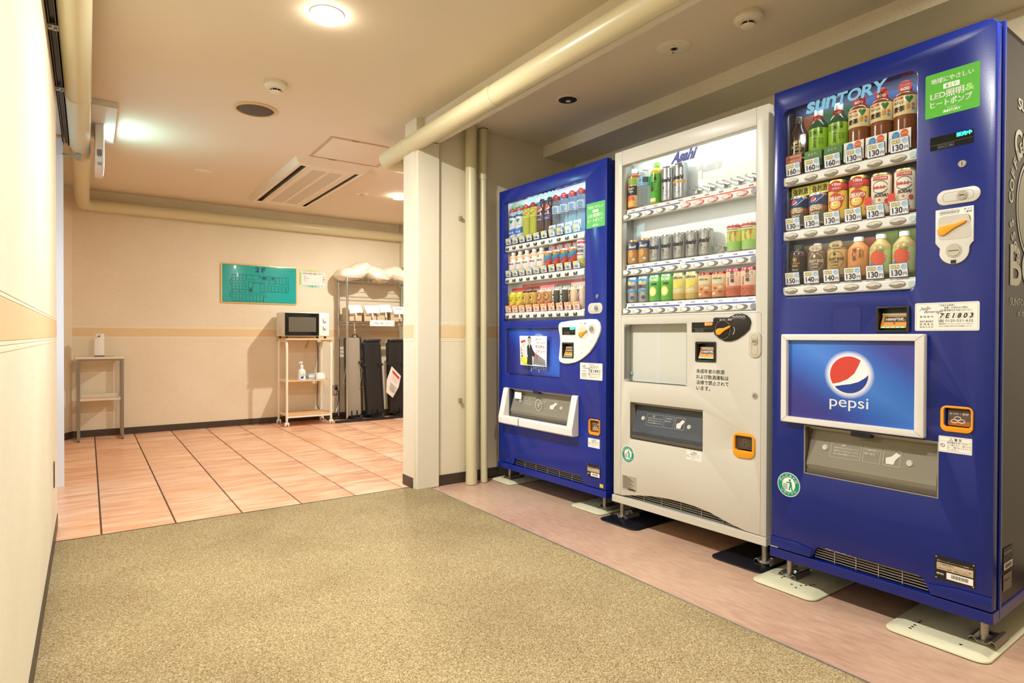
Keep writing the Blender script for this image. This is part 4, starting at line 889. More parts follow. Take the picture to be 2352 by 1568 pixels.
b = MB().box(.005, .03, .034, .108, 1.02, 1.80, M_GREYIN); b.box(.765, .775, .034, .108, 1.02, 1.80, M_WHITEIN); b.box(.005, .775, .036, .108, 1.795, 1.80, M_WHITEIN); b.box(.005, .775, .036, .108, 1.014, 1.022, M_WHITEIN); b.box(.005, .775, .106, .11, 1.014, 1.80, M_WHITEIN); b.build('display_case', m2)
glass_pane(m2, .045, .762, 1.024, 1.759, .002)
lb = MB().text('Asahi', .340, 1.697, .0008, C('#2b2a86'), w=.126, h=.050, bold=.06, shear=.42); lb.build('window_logo', m2)
rows2 = (1.489, 1.218, 1.029); BL = C('#3a3f96'); RD = C('#d24638')
pr2 = [['150', '130', '150', '350', '350', '290', '290', '290', '290', '290'], ['150', '150', '260', '260', '260', '260', '260', '230', '200', '200'], ['160', '160', '180', '180', '190', '190', '220', '220', '220', '220']]
for r_, zr in enumerate(rows2):
    shelf_bar(m2, .046, .752, zr, zr + .029, .008, .034)
    MB().disc((.747, .0065, zr + .0145), (0, -1, 0), .012, .003, C('#8f93a6', .3), 18).build('bar_end', m2)
    b = MB(); V = [(.055, .024, zr + .026), (.752, .024, zr + .026), (.752, .034, zr + .056), (.055, .034, zr + .056)]; b.add(V, [(0, 1, 2, 3)], M_WHITE); b.box(.03, .765, .034, .105, zr + .050, zr + .056, M_WHITE); so = b.build('price_rail', m2)
    b = MB(); X0, X1 = .066, .742
    if r_ == 0: b.rect(X0, .375, .004, .011, 0, BL); b.rect(.405, X1, .004, .011, 0, RD)
    else: b.rect(X0, .375, .004, .011, 0, BL); b.rect(.405, X1, .004, .011, 0, BL)
    b.text('つめた〜い', .20, .005, -.0003, WHT, h=.005); b.text('あたたか〜い' if r_ == 0 else 'つめた〜い', .55, .005, -.0003, WHT, h=.005)
    for k in range(10): b.text('¥' + pr2[r_][k], .085 + .0695 * k, .016, 0, INKB, h=.007, bold=.01)
    b.rect(.388, .3895, .004, .018, 0, GREY); b.v = [Vector((v.x, .024 + (v.z) / 3 - .0008 + v.y, zr + .026 + v.z)) for v in b.v]; b.build('lettering', so)
    for k in range(10): button(m2, .0745 + .069 * k, zr + .0145, 'red' if (r_ == 0 and k > 4) else 'slot', .0078)
# empty spring clips on the display wall
def clip(root, x, z):
    b = MB().box(x - .020, x + .020, .098, .104, z - .006, z - .001, M_STEEL); b.tube([(x - .019, .10, z), (x - .021, .062, z + .002), (x - .012, .055, z + .004)], .0022, M_CHROME, 6); b.tube([(x + .019, .10, z), (x + .021, .062, z + .002), (x + .012, .055, z + .004)], .0022, M_CHROME, 6); b.box(x - .004, x + .004, .08, .104, z - .02, z - .004, M_STEEL); b.build('can_clip', root)
for k in range(5, 10): clip(m2, .0745 + .069 * k, 1.585)
clip(m2, .0745 + .069 * 7, 1.315)
b = MB().box(.432, .434, .100, .105, 1.63, 1.66, M_WHITE)
for x, z in ((.06, 1.738), (.09, 1.733), (.735, 1.735), (.725, 1.722)): b.disc((x, .106, z), (0, -1, 0), .004, .006, M_STEEL, 10); b.box(x - .012, x + .002, .098, .1, z - .002, z + .002, M_STEEL)
b.build('fastener', m2)
# blank lower display behind its pane
cavity(m2, 'poster_recess', .068, .433, .704, .979, .0, .050, C('#a8aca6'), back=C('#d4d5cd'))
MB().plate(rr(.068, .433, .704, .979, .012), .004, .006, M_GLASS).build('poster_pane', m2)
b = MB().box(.085, .431, .043, .047, .70, .945, C('#dddcd3')); b.build('blank_poster', m2)
MB().box(.072, .088, .038, .042, .735, .748, C('#9fc6c8')).build('tape_piece', m2)
b = display(m2, .460, .568, .940, .983, '#ff5a28', '', '販売中')
tear = [(.570, .996), (.573, 1.000), (.578, 1.002), (.644, 1.001), (.660, 1.008), (.672, 1.014), (.697, 1.017), (.723, 1.009), (.738, .995), (.743, .979), (.736, .951), (.713, .930), (.682, .911), (.655, .903), (.628, .902), (.598, .913), (.578, .930), (.571, .947)]
t2 = MB().plate(tear, -.006, 0, C('#25221e', .25)).build('coin_panel', m2, bevel=.003); t2['label'] = 'dark brown teardrop coin panel'
b = MB(); b.ring(.617, .950, .036, .040, .0012, -.0064, C('#8c877c')); b.plate(ell(.615, .952, .031, .034, 28), -.0072, -.006, C('#15120f', .3)); b.build('dial', t2)
lever(t2, .602, .942, .657, .964, -.0074); coin_knob(t2, .694, .971, .016, C('#e0a35c'))
b = MB(); b.text('おつり・返却', .603, .988, -.0066, WHT, w=.056, h=.008, bold=.02)
for k, t in enumerate(('500', '100', '50', '10')): b.ring(.668 + .015 * k, 1.003 - .002 * abs(k - 1.3), .0068, .0062, .0006, -.0066, WHT, 18); b.text(t, .668 + .015 * k, 1.001, -.0066, WHT, w=.008, h=.004, al='C')
b.line([(.668, .962), (.672, .952), (.670, .938), (.664, .93)], .0016, -.0066, WHT); b.build('lettering', t2)
lock_plate(m2, .760, .890, .0265, .052, False, C('#c5beac', .3)); key_lock(m2, .760, .687, .0115)
bill_slot(m2, .481, .582, .814, .900)
b = MB()
for k, t in enumerate(('未成年者の飲酒', 'および飲酒運転は', '法律で禁止されて', 'います。')): b.text(t, .485, .764 - .0245 * k, -.0006, INKB, h=.0185, bold=.012)
b.build('notice_lettering', m2)
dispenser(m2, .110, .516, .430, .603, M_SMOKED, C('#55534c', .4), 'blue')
o = MB().plate([(.666, .452), (.672, .440), (.69, .431), (.74, .433), (.755, .440), (.762, .452), (.762, .516), (.752, .528), (.735, .533), (.70, .534), (.68, .530), (.667, .516)], -.006, .001, M_ORANGE, [rr(.676, .752, .462, .520, .006)]).build('coin_return', m2, bevel=.002)
cavity(o, 'coin_tray', .676, .752, .46, .520, 0, .03, M_ORANGED); f = MB().plate(rr(.678, .750, .466, .518, .01), .004, .006, C('#4b4034', .2)).build('flap', o)
b = MB()
for a, c in ((.714, .502), (.702, .489), (.727, .489)): b.ring(a, c, .008, .007, .0012, .0036, C('#8b7c66'), 16)
b.text('おつり', .700, .473, .0036, C('#8b7c66'), h=.007); b.build('lettering', f)
recycle_sticker(m2, .095, .349, .040); warn_sticker(m2, .435, .515, .380, .422)
o = sticker(m2, 'rating_plate', .059, .148, .174, .244, 0, C('#a9a597'), .001, .001); b = MB()
for k in range(9): b.rect(.064, .064 + .05 + .02 * ((k * 7) % 3) / 2, .232 - .0062 * k, .2345 - .0062 * k, -.0014, C('#4a483f'))
b.rect(.098, .143, .177, .182, -.0014, INKB); b.text('自動販売機', .066, .2365, -.0014, INKB, h=.005); b.build('lettering', o)
foot_plate(P2, R(-90 - A2), -.075, .170, -.035, .50, M_PLATEK, 'glossy black anchor plate under the far foot of the ivory machine', .012, .052)
foot_plate(P2, R(-90 - A2), .575, .815, -.035, .50, M_PLATEK, 'glossy black anchor plate under the near foot of the ivory machine', .775, .052)

# ================================================================= far blue machine
P1, A1 = (2.1297, 3.1684, 0), -1.73
m1 = machine('vending_machine', P1, A1, 'farthest blue vending machine with white control panel and taped poster')
W1 = .938
hol = [rr(.049, .780, 1.014, 1.751, .003), rr(.112, .690, .432, .598, .003), rr(.075, .581, .686, .970, .018), rr(.824, .892, .425, .487, .003), rr(.620, .700, .812, .880, .003)]
out = [(0, .135), (.150, .135), (.160, .142), (.171, .174), (.755, .174), (.785, .135), (W1, .135), (W1, 1.830), (0, 1.830)]
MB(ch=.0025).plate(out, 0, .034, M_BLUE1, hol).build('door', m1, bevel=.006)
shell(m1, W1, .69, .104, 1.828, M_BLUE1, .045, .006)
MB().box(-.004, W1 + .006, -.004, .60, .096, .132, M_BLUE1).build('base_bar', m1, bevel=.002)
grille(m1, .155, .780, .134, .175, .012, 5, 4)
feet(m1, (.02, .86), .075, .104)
b = MB().box(.0, .032, .034, .105, 1.008, 1.80, M_WHITEIN); b.box(.785, .795, .034, .105, 1.008, 1.80, M_WHITEIN); b.box(.0, .795, .036, .105, 1.795, 1.80, M_WHITEIN); b.box(0, .795, .036, .105, 1.005, 1.012, M_WHITEIN); b.box(0, .795, .103, .107, 1.005, 1.80, M_WHITEIN); b.build('display_case', m1)
glass_pane(m1, .047, .782, 1.012, 1.753, .002)
MB().logo_s(.283, 1.710, .262, .034, .0008, C('#a5dcf0'), .03).build('window_logo', m1)
U1 = [.075 + .069 * i for i in range(10)]
for r_, (zr, zb, zc) in enumerate(((1.447, 1.463, 1.490), (1.249, 1.264, 1.290), (1.029, 1.043, 1.069))):
    shelf_bar(m1, .050, .762, zr, zr + .036, .010, .036); MB().box(.03, .78, .034, .09, zr + .030, zr + .040, M_WHITE).build('shelf', m1)
    pp = ((150, 150, 140, 140, 140, 140, 110, 110, 110, 110), (130,) * 9 + (160,), (130,) * 10)[r_]
    for u, q in zip(U1, pp): button(m1, u, zb, 'round', .0098); price_card(m1, u, zc, q, 'hot' if r_ == 2 else 'dark', .054, .042)
h1 = .0345; ty = .1025
SKYB = mat('backing_sky', '#5aa0d8', .5, var=.35, vscale=25); REDC = mat('backing_hot', '#d0552f', .5, var=.12, vscale=12)
backing(m1, U1[0] - h1, U1[1] + h1, 1.50, 1.74, '#2458a8', ty); backing(m1, U1[2] - h1, U1[3] + h1, 1.50, 1.735, '#3b78b4', ty); backing(m1, U1[4] - h1, U1[5] + h1, 1.50, 1.735, '#2c3140', ty)
for i in (6, 7, 8, 9): backing(m1, U1[i] - h1 + .0005, U1[i] + h1 - .0005, 1.50, 1.738, SKYB, ty); backing(m1, U1[i] - .030, U1[i] + .030, 1.505, 1.553, '#d3e4f2', .0225, (('天然水', .12, .6, '#3a6ab0', .010),))
backing(m1, U1[0] - h1, U1[4] + h1, 1.30, 1.452, '#2b2f5a', ty); backing(m1, U1[9] - h1, U1[9] + h1, 1.30, 1.47, '#28324e', ty)
for i in (5, 6, 7, 8): backing(m1, U1[i] - h1 + .001, U1[i] + h1 - .001, 1.415, 1.462, '#a8504a', .080, (('NEW', .12, .12, '#e8e4d4', .03, .03, 0, .05), ('レインボー', .1, .0, '#46606a', .008)), 'promo_card')
backing(m1, U1[1] - h1, U1[9] + .06, 1.09, 1.245, REDC, ty, (('HOT  HOT  HOT  HOT', .05, .80, '#e68a62', .022, .02), ('HOT  HOT  HOT', .15, .55, '#e68a62', .022, .02)))
pc = ['#c8322c', '#c8322c', '#7c3a20', '#7c3a20', '#e88a90', '#e88a90', '#6b6d60', '#6b6d60', '#e2cbb0', '#e2cbb0']; pt = ['カツスープ', 'コーンスープ', 'とろける甘さ', 'とろける甘さ', '新登場!', '新登場!', 'BLACK', 'BLACK', 'すっきり', 'すっきり']
for i in range(10): backing(m1, U1[i] - h1 + .0012, U1[i] + h1 - .0012, 1.190, 1.222, pc[i], .074, ((pt[i], .08, .2, '#f6ece0' if i < 8 else '#b8503a', .012, .02, 0, .055),), 'promo_card')
green_sticker(m1, .791, .926, 1.487, 1.617, '#58bd63')
key_lock(m1, .873, 1.129, .010); lock_plate(m1, .860, 1.067, .052, .028, True)
pan = [(.580, .979), (.585, .990), (.599, .999), (.676, 1.006), (.75, 1.010), (.822, 1.012), (.871, 1.010), (.894, .994), (.905, .967), (.903, .95), (.895, .931), (.871, .890), (.85, .865), (.823, .837), (.795, .818), (.766, .801), (.715, .781), (.659, .772), (.63, .772), (.608, .775), (.592, .782), (.583, .797), (.588, .83), (.594, .876), (.594, .905), (.590, .931), (.582, .955)]
p1 = MB().plate(pan, -.010, 0, C('#f1f1ee', .3), [rr(.620, .700, .812, .880, .003)]).build('coin_panel', m1, bevel=.004); p1['label'] = 'white fin-shaped control panel'
dd = display(m1, .613, .718, .929, .971, '#30f0a8', ''); dd.location = (0, -.0105, 0)
bs = bill_slot(m1, .613, .706, .803, .888, False); bs.location = (0, -.008, 0)
b = MB(); b.plate(ell(.775, .945, .036, .040, 28), -.0108, -.010, C('#ddd3c4')); b.build('dial', p1); lever(p1, .762, .931, .812, .953, -.011)
k_ = MB(); k_.disc((.844, -.0100, .959), (0, -1, 0), .026, .0014, C('#eab88a'), 28); k_.disc((.844, -.0112, .959), (0, -1, 0), .0225, .0014, C('#e4e2dc'), 28); k_.disc((.844, -.0124, .959), (0, -1, 0), .017, .002, M_CHROME, 24); k_.box(.832, .858, -.0152, -.0144, .9575, .9592, M_BLACK); k_.build('coin_slot', p1)
b = MB(); b.text('おつり・返却', .745, .985, -.0106, INKB, w=.056, h=.008, bold=.015); b.line([(.815, .940), (.811, .925)], .002, -.0106, INKB)
for k, t in enumerate(('500', '100', '50', '10')): b.ring(.823 + .013 * k, .994 + .002 * (k == 1 or k == 2), .006, .0055, .0006, -.0106, C('#6a8aa8'), 16)
for x, z in ((.842, .893), (.770, .832)): b.line([(x - .006, z - .006), (x - .006, z + .005), (x + .004, z + .005), (x + .006, z - .004)], .0012, -.0106, GREY)
b.build('lettering', p1)
cavity(m1, 'poster_recess', .075, .581, .686, .970, 0, .028, mat('recess_blue', '#35509a', .35), back=M_NAVY)
PP = MB().plate(rr(.078, .578, .689, .967, .012), .020, .024, pepsi_print('logo_panel_print_far', .372, .86, .064)).build('logo_panel', m1)
b = MB(); pepsi_ball(b, .372, .868, .060, .0192); b.text('pepsi', .372, .712, .0192, C('#eef0f4'), w=.142, h=.046, al='C'); b.build('lettering', PP)
MB().plate(rr(.072, .584, .683, .973, .018), -.004, -.002, glassy('poster_pane_blue', (.85, .9, 1.0), 1.45), ).build('poster_pane', m1)
po = MB().plate([(.222, .924), (.476, .922), (.475, .747), (.232, .750)][::-1], -.0060, -.0052, C('#eef0f0')).build('taped_poster', m1); po['label'] = 'white advertising poster of a dark-suited figure beside a drink can'
b = MB(); y = -.0066; K = C('#26262a'); YG = C('#dce04c')
b.flat(ell(.283, .788, .045, .034, 20), y, YG); b.flat([(.322, .86), (.336, .84), (.33, .80), (.318, .81)], y, YG)
for k in range(14): a = 2 * math.pi * k / 14; b.flat([(.283 + .038 * math.cos(a - .2), .788 + .028 * math.sin(a - .2)), (.283 + .038 * math.cos(a + .2), .788 + .028 * math.sin(a + .2)), (.283 + .060 * math.cos(a), .788 + .046 * math.sin(a))], y, YG)
b.flat([(.296, .862), (.312, .878), (.334, .872), (.352, .84), (.372, .82), (.366, .80), (.345, .805), (.348, .752), (.296, .754), (.300, .80)], y - .0003, K); b.flat(ell(.318, .895, .0165, .024, 18), y - .0006, C('#b4b2ae')); b.flat([(.302, .902), (.306, .918), (.318, .923), (.331, .916), (.334, .902), (.326, .911), (.31, .911)], y - .0009, K); b.flat([(.313, .876), (.324, .876), (.319, .85)], y - .0006, WHT)
b.rect(.309, .316, .897, .899, y - .0009, K); b.rect(.320, .327, .897, .899, y - .0009, K); b.rect(.315, .323, .884, .8855, y - .0009, K)
b.flat([(.236, .893), (.278, .901), (.305, .800), (.262, .790)][::-1], y - .0012, C('#d6d8da')); b.flat([(.236, .893), (.278, .901), (.281, .888), (.239, .880)][::-1], y - .0015, C('#c8382c')); b.text('エナジー', .263, .80, y - .0018, INKB, w=.065, h=.020, bold=.03, rot=104); b.flat(ell(.262, .868, .006, .008, 12), y - .0018, C('#e8c83c'))
b.flat([(.360, .812), (.375, .824), (.462, .784), (.470, .750), (.352, .757)][::-1], y, C('#8a8c90')); b.flat([(.378, .816), (.400, .806), (.396, .789), (.376, .799)][::-1], y - .0003, C('#d0453a'))
for k in range(6): b.line([(.362 + .016 * k, .803 - .007 * k), (.368 + .016 * k, .760)], .002, y - .0004, K)
b.text('強くなりたい、', .378, .898, y, INKB, w=.070, h=.011); b.text('いまちょっとだけ、', .376, .878, y, INKB, w=.088, h=.011); b.text('ボスから', .374, .851, y, INKB, w=.082, h=.018, bold=.02); b.text('エナジー!', .374, .824, y, C('#c8382c'), w=.088, h=.018, bold=.02)
b.build('lettering', po)
control_label(m1, .746, .912, .694, .782, '7E1801')
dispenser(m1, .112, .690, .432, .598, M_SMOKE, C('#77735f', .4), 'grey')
# white frame of the dispenser
b = MB()
V = [(.066, 0, .604), (.111, 0, .604), (.111, 0, .385), (.066, 0, .385)]
def wedge(b, x0, x1, m_):
    P = [(0, .604), (-.012, .600), (-.045, .452), (-.052, .425), (-.050, .392), (-.044, .385), (0, .385)]
    n = len(P); V = [(x0, p[0], p[1]) for p in P] + [(x1, p[0], p[1]) for p in P]; F = [(i, (i + 1) % n, n + (i + 1) % n, n + i) for i in range(n)] + [tuple(reversed(range(n))), tuple(range(n, 2 * n))]
    b.add(V, [tuple(reversed(f)) for f in F], m_)
for xa in (.066, .691):
    fr = MB(); wedge(fr, xa, xa + .046, M_WHITE); fr.build('dispenser_cheek', m1, bevel=.003, smooth=25)
b = MB(); P = [(0, .430), (-.046, .436), (-.053, .425), (-.052, .392), (-.046, .385), (0, .385)]; n = len(P); V = [(.110, p[0], p[1]) for p in P] + [(.693, p[0], p[1]) for p in P]
b.add(V, [tuple(reversed(f)) for f in ([(i, (i + 1) % n, n + (i + 1) % n, n + i) for i in range(n)] + [tuple(reversed(range(n))), tuple(range(n, 2 * n))])], M_WHITE); b.build('dispenser_sill', m1, bevel=.002, smooth=25)
MB().box(.27, .275, -.0545, -.04, .386, .432, GREY).build('joint', m1)
sticker(m1, 'flap_sticker', .155, .222, .540, .580, .010, WHT); o = MB().ring(.390, .520, .030, .034, .0035, .0, C('#cfcfc6')).text('手', .378, .505, 0, C('#cfcfc6'), h=.028).build('flap_lettering', m1); o.location = (0, .004, 0)
MB().box(.345, .40, -.002, .02, .586, .602, M_NAVY).build('flap_catch', m1, bevel=.002)
coin_return(m1, .816, .898, .408, .490); warn_sticker(m1, .809, .894, .341, .389); name_plate(m1, .801, .900, .186, .253)
o = sticker(m1, 'yellow_sticker', .896, .920, .144, .162, 0, C('#dcd83c'), .001); MB().text('H', .905, .149, -.001, INKB, h=.007).build('lettering', o)
foot_plate(P1, R(-90 - A1), -.09, .125, -.005, .45, M_PLATE, 'cream anchor plate beside the upright pipes under the farthest machine', .02, .075, [(.09, .05), (.10, .09)])
foot_plate(P1, R(-90 - A1), .665, .905, -.005, .50, M_PLATE, 'cream anchor plate under the near foot of the farthest machine', .86, .075, [(.70, .10), (.72, .12)])

# machine display lamps (strip lamps hidden behind the top of each window)
for mm, x0, x1, z, pw, col, fr in ((m1, .05, .77, 1.786, .30, (.95, 1, 1), .03), (m2, .05, .75, 1.788, .40, (.96, 1, .97), .03), (m3, .03, .47, 1.784, .35, (.95, .97, 1), .03)):
    MB().box(x0, x1, .036, .05, z - .002, z + .003, M_LED).build('lamp_tube', mm)
    area_light('display_lamp', ((x0 + x1) / 2, .043, z - .004), x1 - x0, pw, col, (R(8), 0, 0), 'RECTANGLE', .012, 180, mm)
for mm, x0, x1, zs, pw, col in ((m1, .06, .76, (1.443, 1.245), .22, (.97, 1, 1)), (m2, .06, .75, (1.485, 1.214), .25, (.97, 1, .98)), (m3, .03, .47, (1.472, 1.272), .12, (.97, 1, 1))):
    for z in zs: area_light('shelf_fill', ((x0 + x1) / 2, .032, z), x1 - x0, pw, col, (R(14), 0, 0), 'RECTANGLE', .010, 180, mm)  # added fill light for the lower rows; the bars carry no lamp strip

# ================================================================= drinks on display (each a thing of its own)
def wrapf(r): return lambda p: Vector(((r - p.y) * math.sin(p.x / r), -(r - p.y) * math.cos(p.x / r), p.z))
def wpatch(b, x0, x1, lo, hi, y, m_, n=8):
    V = []; F = []
    for i in range(n + 1): x = x0 + (x1 - x0) * i / n; V += [(x, y, lo(x)), (x, y, hi(x))]
    for i in range(n): F.append((2 * i, 2 * i + 2, 2 * i + 3, 2 * i + 1))
    b.add(V, F, m_)
def graphics(ops, r):
    b = MB(); b.wrap = wrapf(r + .0004); k = 0
    for op in ops:
        y = -.00035 - .00012 * k; k += 1; c = op[1]
        if op[0] == 'r': _, c, x, z, w, h = op; wpatch(b, x - w / 2, x + w / 2, lambda q: z - h / 2, lambda q: z + h / 2, y, C(c))
        elif op[0] == 'e':
            _, c, x, z, rx, rz = op; f = lambda q: math.sqrt(max(0, 1 - ((q - x) / rx) ** 2)) * rz
            wpatch(b, x - rx, x + rx, lambda q: z - f(q), lambda q: z + f(q), y, C(c), 12)
        elif op[0] == 'd':                       # diagonal band rising to the right
            _, c, x, z, w, h, s = op; wpatch(b, x - w / 2, x + w / 2, lambda q: z - h / 2 + (q - x) * s, lambda q: z + h / 2 + (q - x) * s, y, C(c))
        elif op[0] == 't':
            _, c, t, x, z, w, h = op[:7]; b.text(t, x - w / 2, z - h / 2, y - .0005, C(c), w=w, h=h, bold=op[7] if len(op) > 7 else .02, shear=op[8] if len(op) > 8 else 0)
        elif op[0] == 'v':                       # lettering reading downwards
            _, c, t, x, z, w, h = op[:7]; b.text(t, x - w / 2, z + h / 2, y - .0005, C(c), w=h, h=w, bold=.03, rot=-90)
        elif op[0] == 'k':                       # stacked characters
            _, c, t, x, z, s = op
            for i, chx in enumerate(t): b.text(chx, x - s / 2, z - s * (i + .5) * 1.1, y - .0005, C(c), w=s, h=s, bold=.02)
        elif op[0] == 'h':
            _, c, x, z, s = op; T_ = lambda q: min(1, abs(q - x) / (s * .95)); wpatch(b, x - s * .95, x + s * .95, lambda q: z + s * (.45 - 1.45 * (1 - T_(q)) ** .9), lambda q: z + s * (.45 + .40 * math.sqrt(max(0, 1 - (2 * T_(q) - 1) ** 2))), y, C(c), 14)
        elif op[0] == 'o': _, c, x, z, rx, rz, t = op; b.ring(x, z, rx, rz, t, y, C(c), 28)
        elif op[0] == 'p':
            _, x, z, s = op; g_ = lambda q: math.sqrt(max(0, 1 - ((q - x) / s) ** 2)) * s; u_ = lambda q: (q - x) / s
            wpatch(b, x - s, x + s, lambda q: z - g_(q), lambda q: z + g_(q), y, C('#eef1f6'), 14)
            up_ = lambda q: z + s * (-.30 + .34 * u_(q) + .55 * max(0, u_(q)) ** 2); dn_ = lambda q: z + s * (-.52 + .16 * u_(q) + .25 * max(0, u_(q)) ** 2)
            wpatch(b, x - s * .94, x + s * .72, lambda q: min(z + g_(q) * .96, max(z - g_(q) * .96, up_(q))), lambda q: z + g_(q) * .96, y - .0002, C('#cc4238'), 14)
            wpatch(b, x - s * .80, x + s * .96, lambda q: z - g_(q) * .96, lambda q: max(z - g_(q) * .96, min(z + g_(q) * .96, dn_(q))), y - .0002, C('#1c3c94'), 14)
    return b
def bm(c): return c if not isinstance(c, str) else C(c, .3, .5)
def can(h, r, bands, top='#b9b8b2', taper=1.0):
    b = MB(); tp = mat('can_top' + top, top, .3, .7); P = [(r * .80, 0, tp), (r * taper * .97, .004, bm(bands[0][1]))]
    for z, c in bands: P.append((r * (taper + (1 - taper) * min(1, z / (h * .6))), z, bm(c)))
    P += [(r, h - .010, tp), (r * .90, h - .003, tp), (r * .90, h, tp), (r * .84, h, tp), (r * .82, h - .003, tp)]
    P.sort(key=lambda p: 0) ; b.lathe(0, 0, P, 28); return b
def bottle(h, r, liq, band=None, neck=.0125, body=.66, ribs=True):
    b = MB(); lq = bm(liq); P = [(r * .86, 0, lq), (r * .97, .004, lq)]
    z = .012; zb = band[0] if band else h * body
    if ribs:
        k = 0
        while z < zb - .006: P += [(r * (.985 if k % 2 else .955), z, lq)]; z += .006; k += 1
    if band: P += [(r * .985, band[0], bm(band[2])), (r, band[0] + .001, bm(band[2])), (r, band[1], lq)]
    zs = max(h * body, (band[1] if band else 0) + .002); zt = h * .885
    for i in range(1, 7): t = i / 6; P.append((neck + (r - neck) * (math.cos(t * math.pi) + 1) / 2, zs + (zt - zs) * (1 - (1 - t) ** 1.3), lq))
    P.append((neck, h * .90, lq)); b.lathe(0, 0, P, 28); return b
def capmesh(h, col, neck=.0145, top=None): return MB().lathe(0, 0, [(neck, h * .885, bm(col)), (neck, h - .002, bm(col)), (neck * .9, h, bm(col))], 20)
ORD = ['first', 'second', 'third', 'fourth', 'fifth', 'sixth', 'seventh', 'eighth', 'ninth', 'tenth']
PC = {}
def product(key, mpos, az, u, z, label, group, spec, name, cat, d=.060):
    """spec: body builder, cap builder, graphics, tag ops"""
    if key not in PC:
        PC[key] = (spec['body'].mesh(name), spec['cap'].mesh('cap') if spec.get('cap') else None, graphics(spec['ops'], spec['r']).mesh('lettering') if spec.get('ops') else None, spec['tag'].mesh('promo_tag') if spec.get('tag') else None)
    B, K, Lm, T = PC[key]; th = R(-90 - az); ct, st = math.cos(th), math.sin(th)
    o = place(B, name, loc=(mpos[0] + u * ct - d * st, mpos[1] + u * st + d * ct, z), rot=(0, 0, th + R(15))); tag(o, label, cat, group)
    if K: place(K, 'cap', o)
    if Lm: place(Lm, 'label_print', o)
    if T: place(T, 'promo_tag', o)
    return o
def disc_tag(r, z, lines, rad, col='#c22a26'):
    r = max(r, rad * .9); b = MB(); b.plate(ell(0, z, rad, rad * .92, 24), -r - .004, -r - .0025, C(col)); b.lathe(0, 0, [(r, z - rad * .55, C(col)), (r, z + rad * .45, C(col))], 24, cap=False)
    for i, (t, w, h, dz) in enumerate(lines): b.text(t, -w / 2, z + dz, -r - .0045, WHT, w=w, h=h, bold=.02)
    return b
# --- nearest machine
def row3(i, z, key, kind, look, spec, near, name=None):
    product('a' + key, P3, A3, U3[i], z, look, near, spec, name or kind, 'bottle' if 'bottle' in kind else 'can')
LQT = mat('barley_tea', '#7a4422', .18, spec=.6); LGT = mat('green_tea_dark', '#2c4a2c', .18, spec=.6)
sp = dict(body=bottle(.212, .0325, mat('coffee_dark', '#2a1b14', .2, spec=.6), None, .014, .60), cap=capmesh(.212, '#4a3c34'), r=.032, ops=[('o', '#c9a85c', 0, .093, .027, .030, .0012), ('e', '#d8b060', -.004, .114, .006, .006), ('t', '#d9b96a', 'CRAFT BOSS', 0, .099, .050, .010, .03), ('t', '#d9b96a', 'COFFEE', 0, .088, .026, .006), ('t', '#c8c0a8', 'Brend', 0, .076, .03, .007, 0, .3), ('r', '#c9a85c', 0, .056, .085, .006)])
row3(0, 1.520, 'coffee', 'drink_bottle', 'dark coffee bottle with gold oval print on the top shelf', sp, None)
sp = dict(body=bottle(.220, .032, LGT, (.068, .148, '#8fbf2c'), .013, .68), cap=capmesh(.220, '#e6e8e2'), r=.032, ops=[('o', '#24401c', -.006, .130, .0105, .0115, .0012), ('t', '#1c3216', '茶', -.006, .130, .013, .013, .04), ('k', '#1c3216', '京都', .015, .142, .010), ('k', '#1c3216', '福寿園', -.024, .138, .006), ('r', '#c6dc74', 0, .114, .07, .0012), ('k', '#1c3216', '伊右衛門', -.006, .110, .0095), ('k', '#2c4a1c', 'いれたて', .010, .108, .006), ('k', '#2c4a1c', 'いつもの', .019, .108, .005), ('r', '#b8402c', -.022, .072, .004, .006)], tag=disc_tag(.015, .181, [('たっぷり', .018, .004, .002), ('600', .018, .008, -.010)], .0155))
for k, i in enumerate((1, 2)): row3(i, 1.520, 'tea', 'drink_bottle', '%s of the two dark green tea bottles with lime labels' % ('left', 'right')[k], sp, 'green tea bottles on the top shelf')
sp = dict(body=bottle(.225, .034, LQT, (.112, .172, '#e3cf9c'), .013, .765), cap=capmesh(.225, '#c22a26'), r=.034, ops=[('r', '#c03030', -.018, .165, .028, .006), ('t', '#f0e0c0', '600ml', -.018, .165, .014, .004), ('h', '#2f7a34', .013, .158, .0125), ('t', '#1a1612', 'やさしい', -.016, .152, .032, .009, .04), ('t', '#1a1612', '麦茶', -.016, .131, .034, .017, .05), ('e', '#c8943c', .008, .135, .0035, .009), ('e', '#c8943c', .013, .137, .003, .008), ('e', '#cc6a30', .024, .141, .0048, .0048), ('e', '#4a8cc8', .024, .129, .0048, .0048)], tag=disc_tag(.018, .203, [('たっぷり', .024, .006, .003), ('600', .024, .010, -.011)], .020))
for k, i in enumerate((3, 4, 5)): row3(i, 1.520, 'barley', 'drink_bottle', ('leftmost', 'middle', 'rightmost')[k] + ' of three brown barley tea bottles with green heart labels', sp, 'barley tea bottles on the top shelf')
b_ = [(.02, '#6b6a5a'), (.045, '#b2552a'), (.062, '#1d2c5c'), (.098, '#1d2c5c')]
sp = dict(body=can(.108, .0315, b_, '#dcd8cc', .80), r=.0318, ops=[('d', '#274c9c', -.006, .085, .05, .014, .5), ('d', '#c8d2dc', .012, .085, .03, .003, .8), ('d', '#b4532c', .004, .050, .06, .010, .25), ('t', '#d9d8b8', 'REFRESH', -.002, .055, .040, .020, .04, .1), ('t', '#d9d8b8', 'SHOT', -.004, .034, .03, .010, .03), ('p', -.010, .083, .0105)])
for k, i in enumerate((0, 1)): row3(i, 1.330, 'cola', 'drink_can', '%s of the two small tapering navy and orange cola cans' % ('left', 'right')[k], sp, 'tapering cola cans')
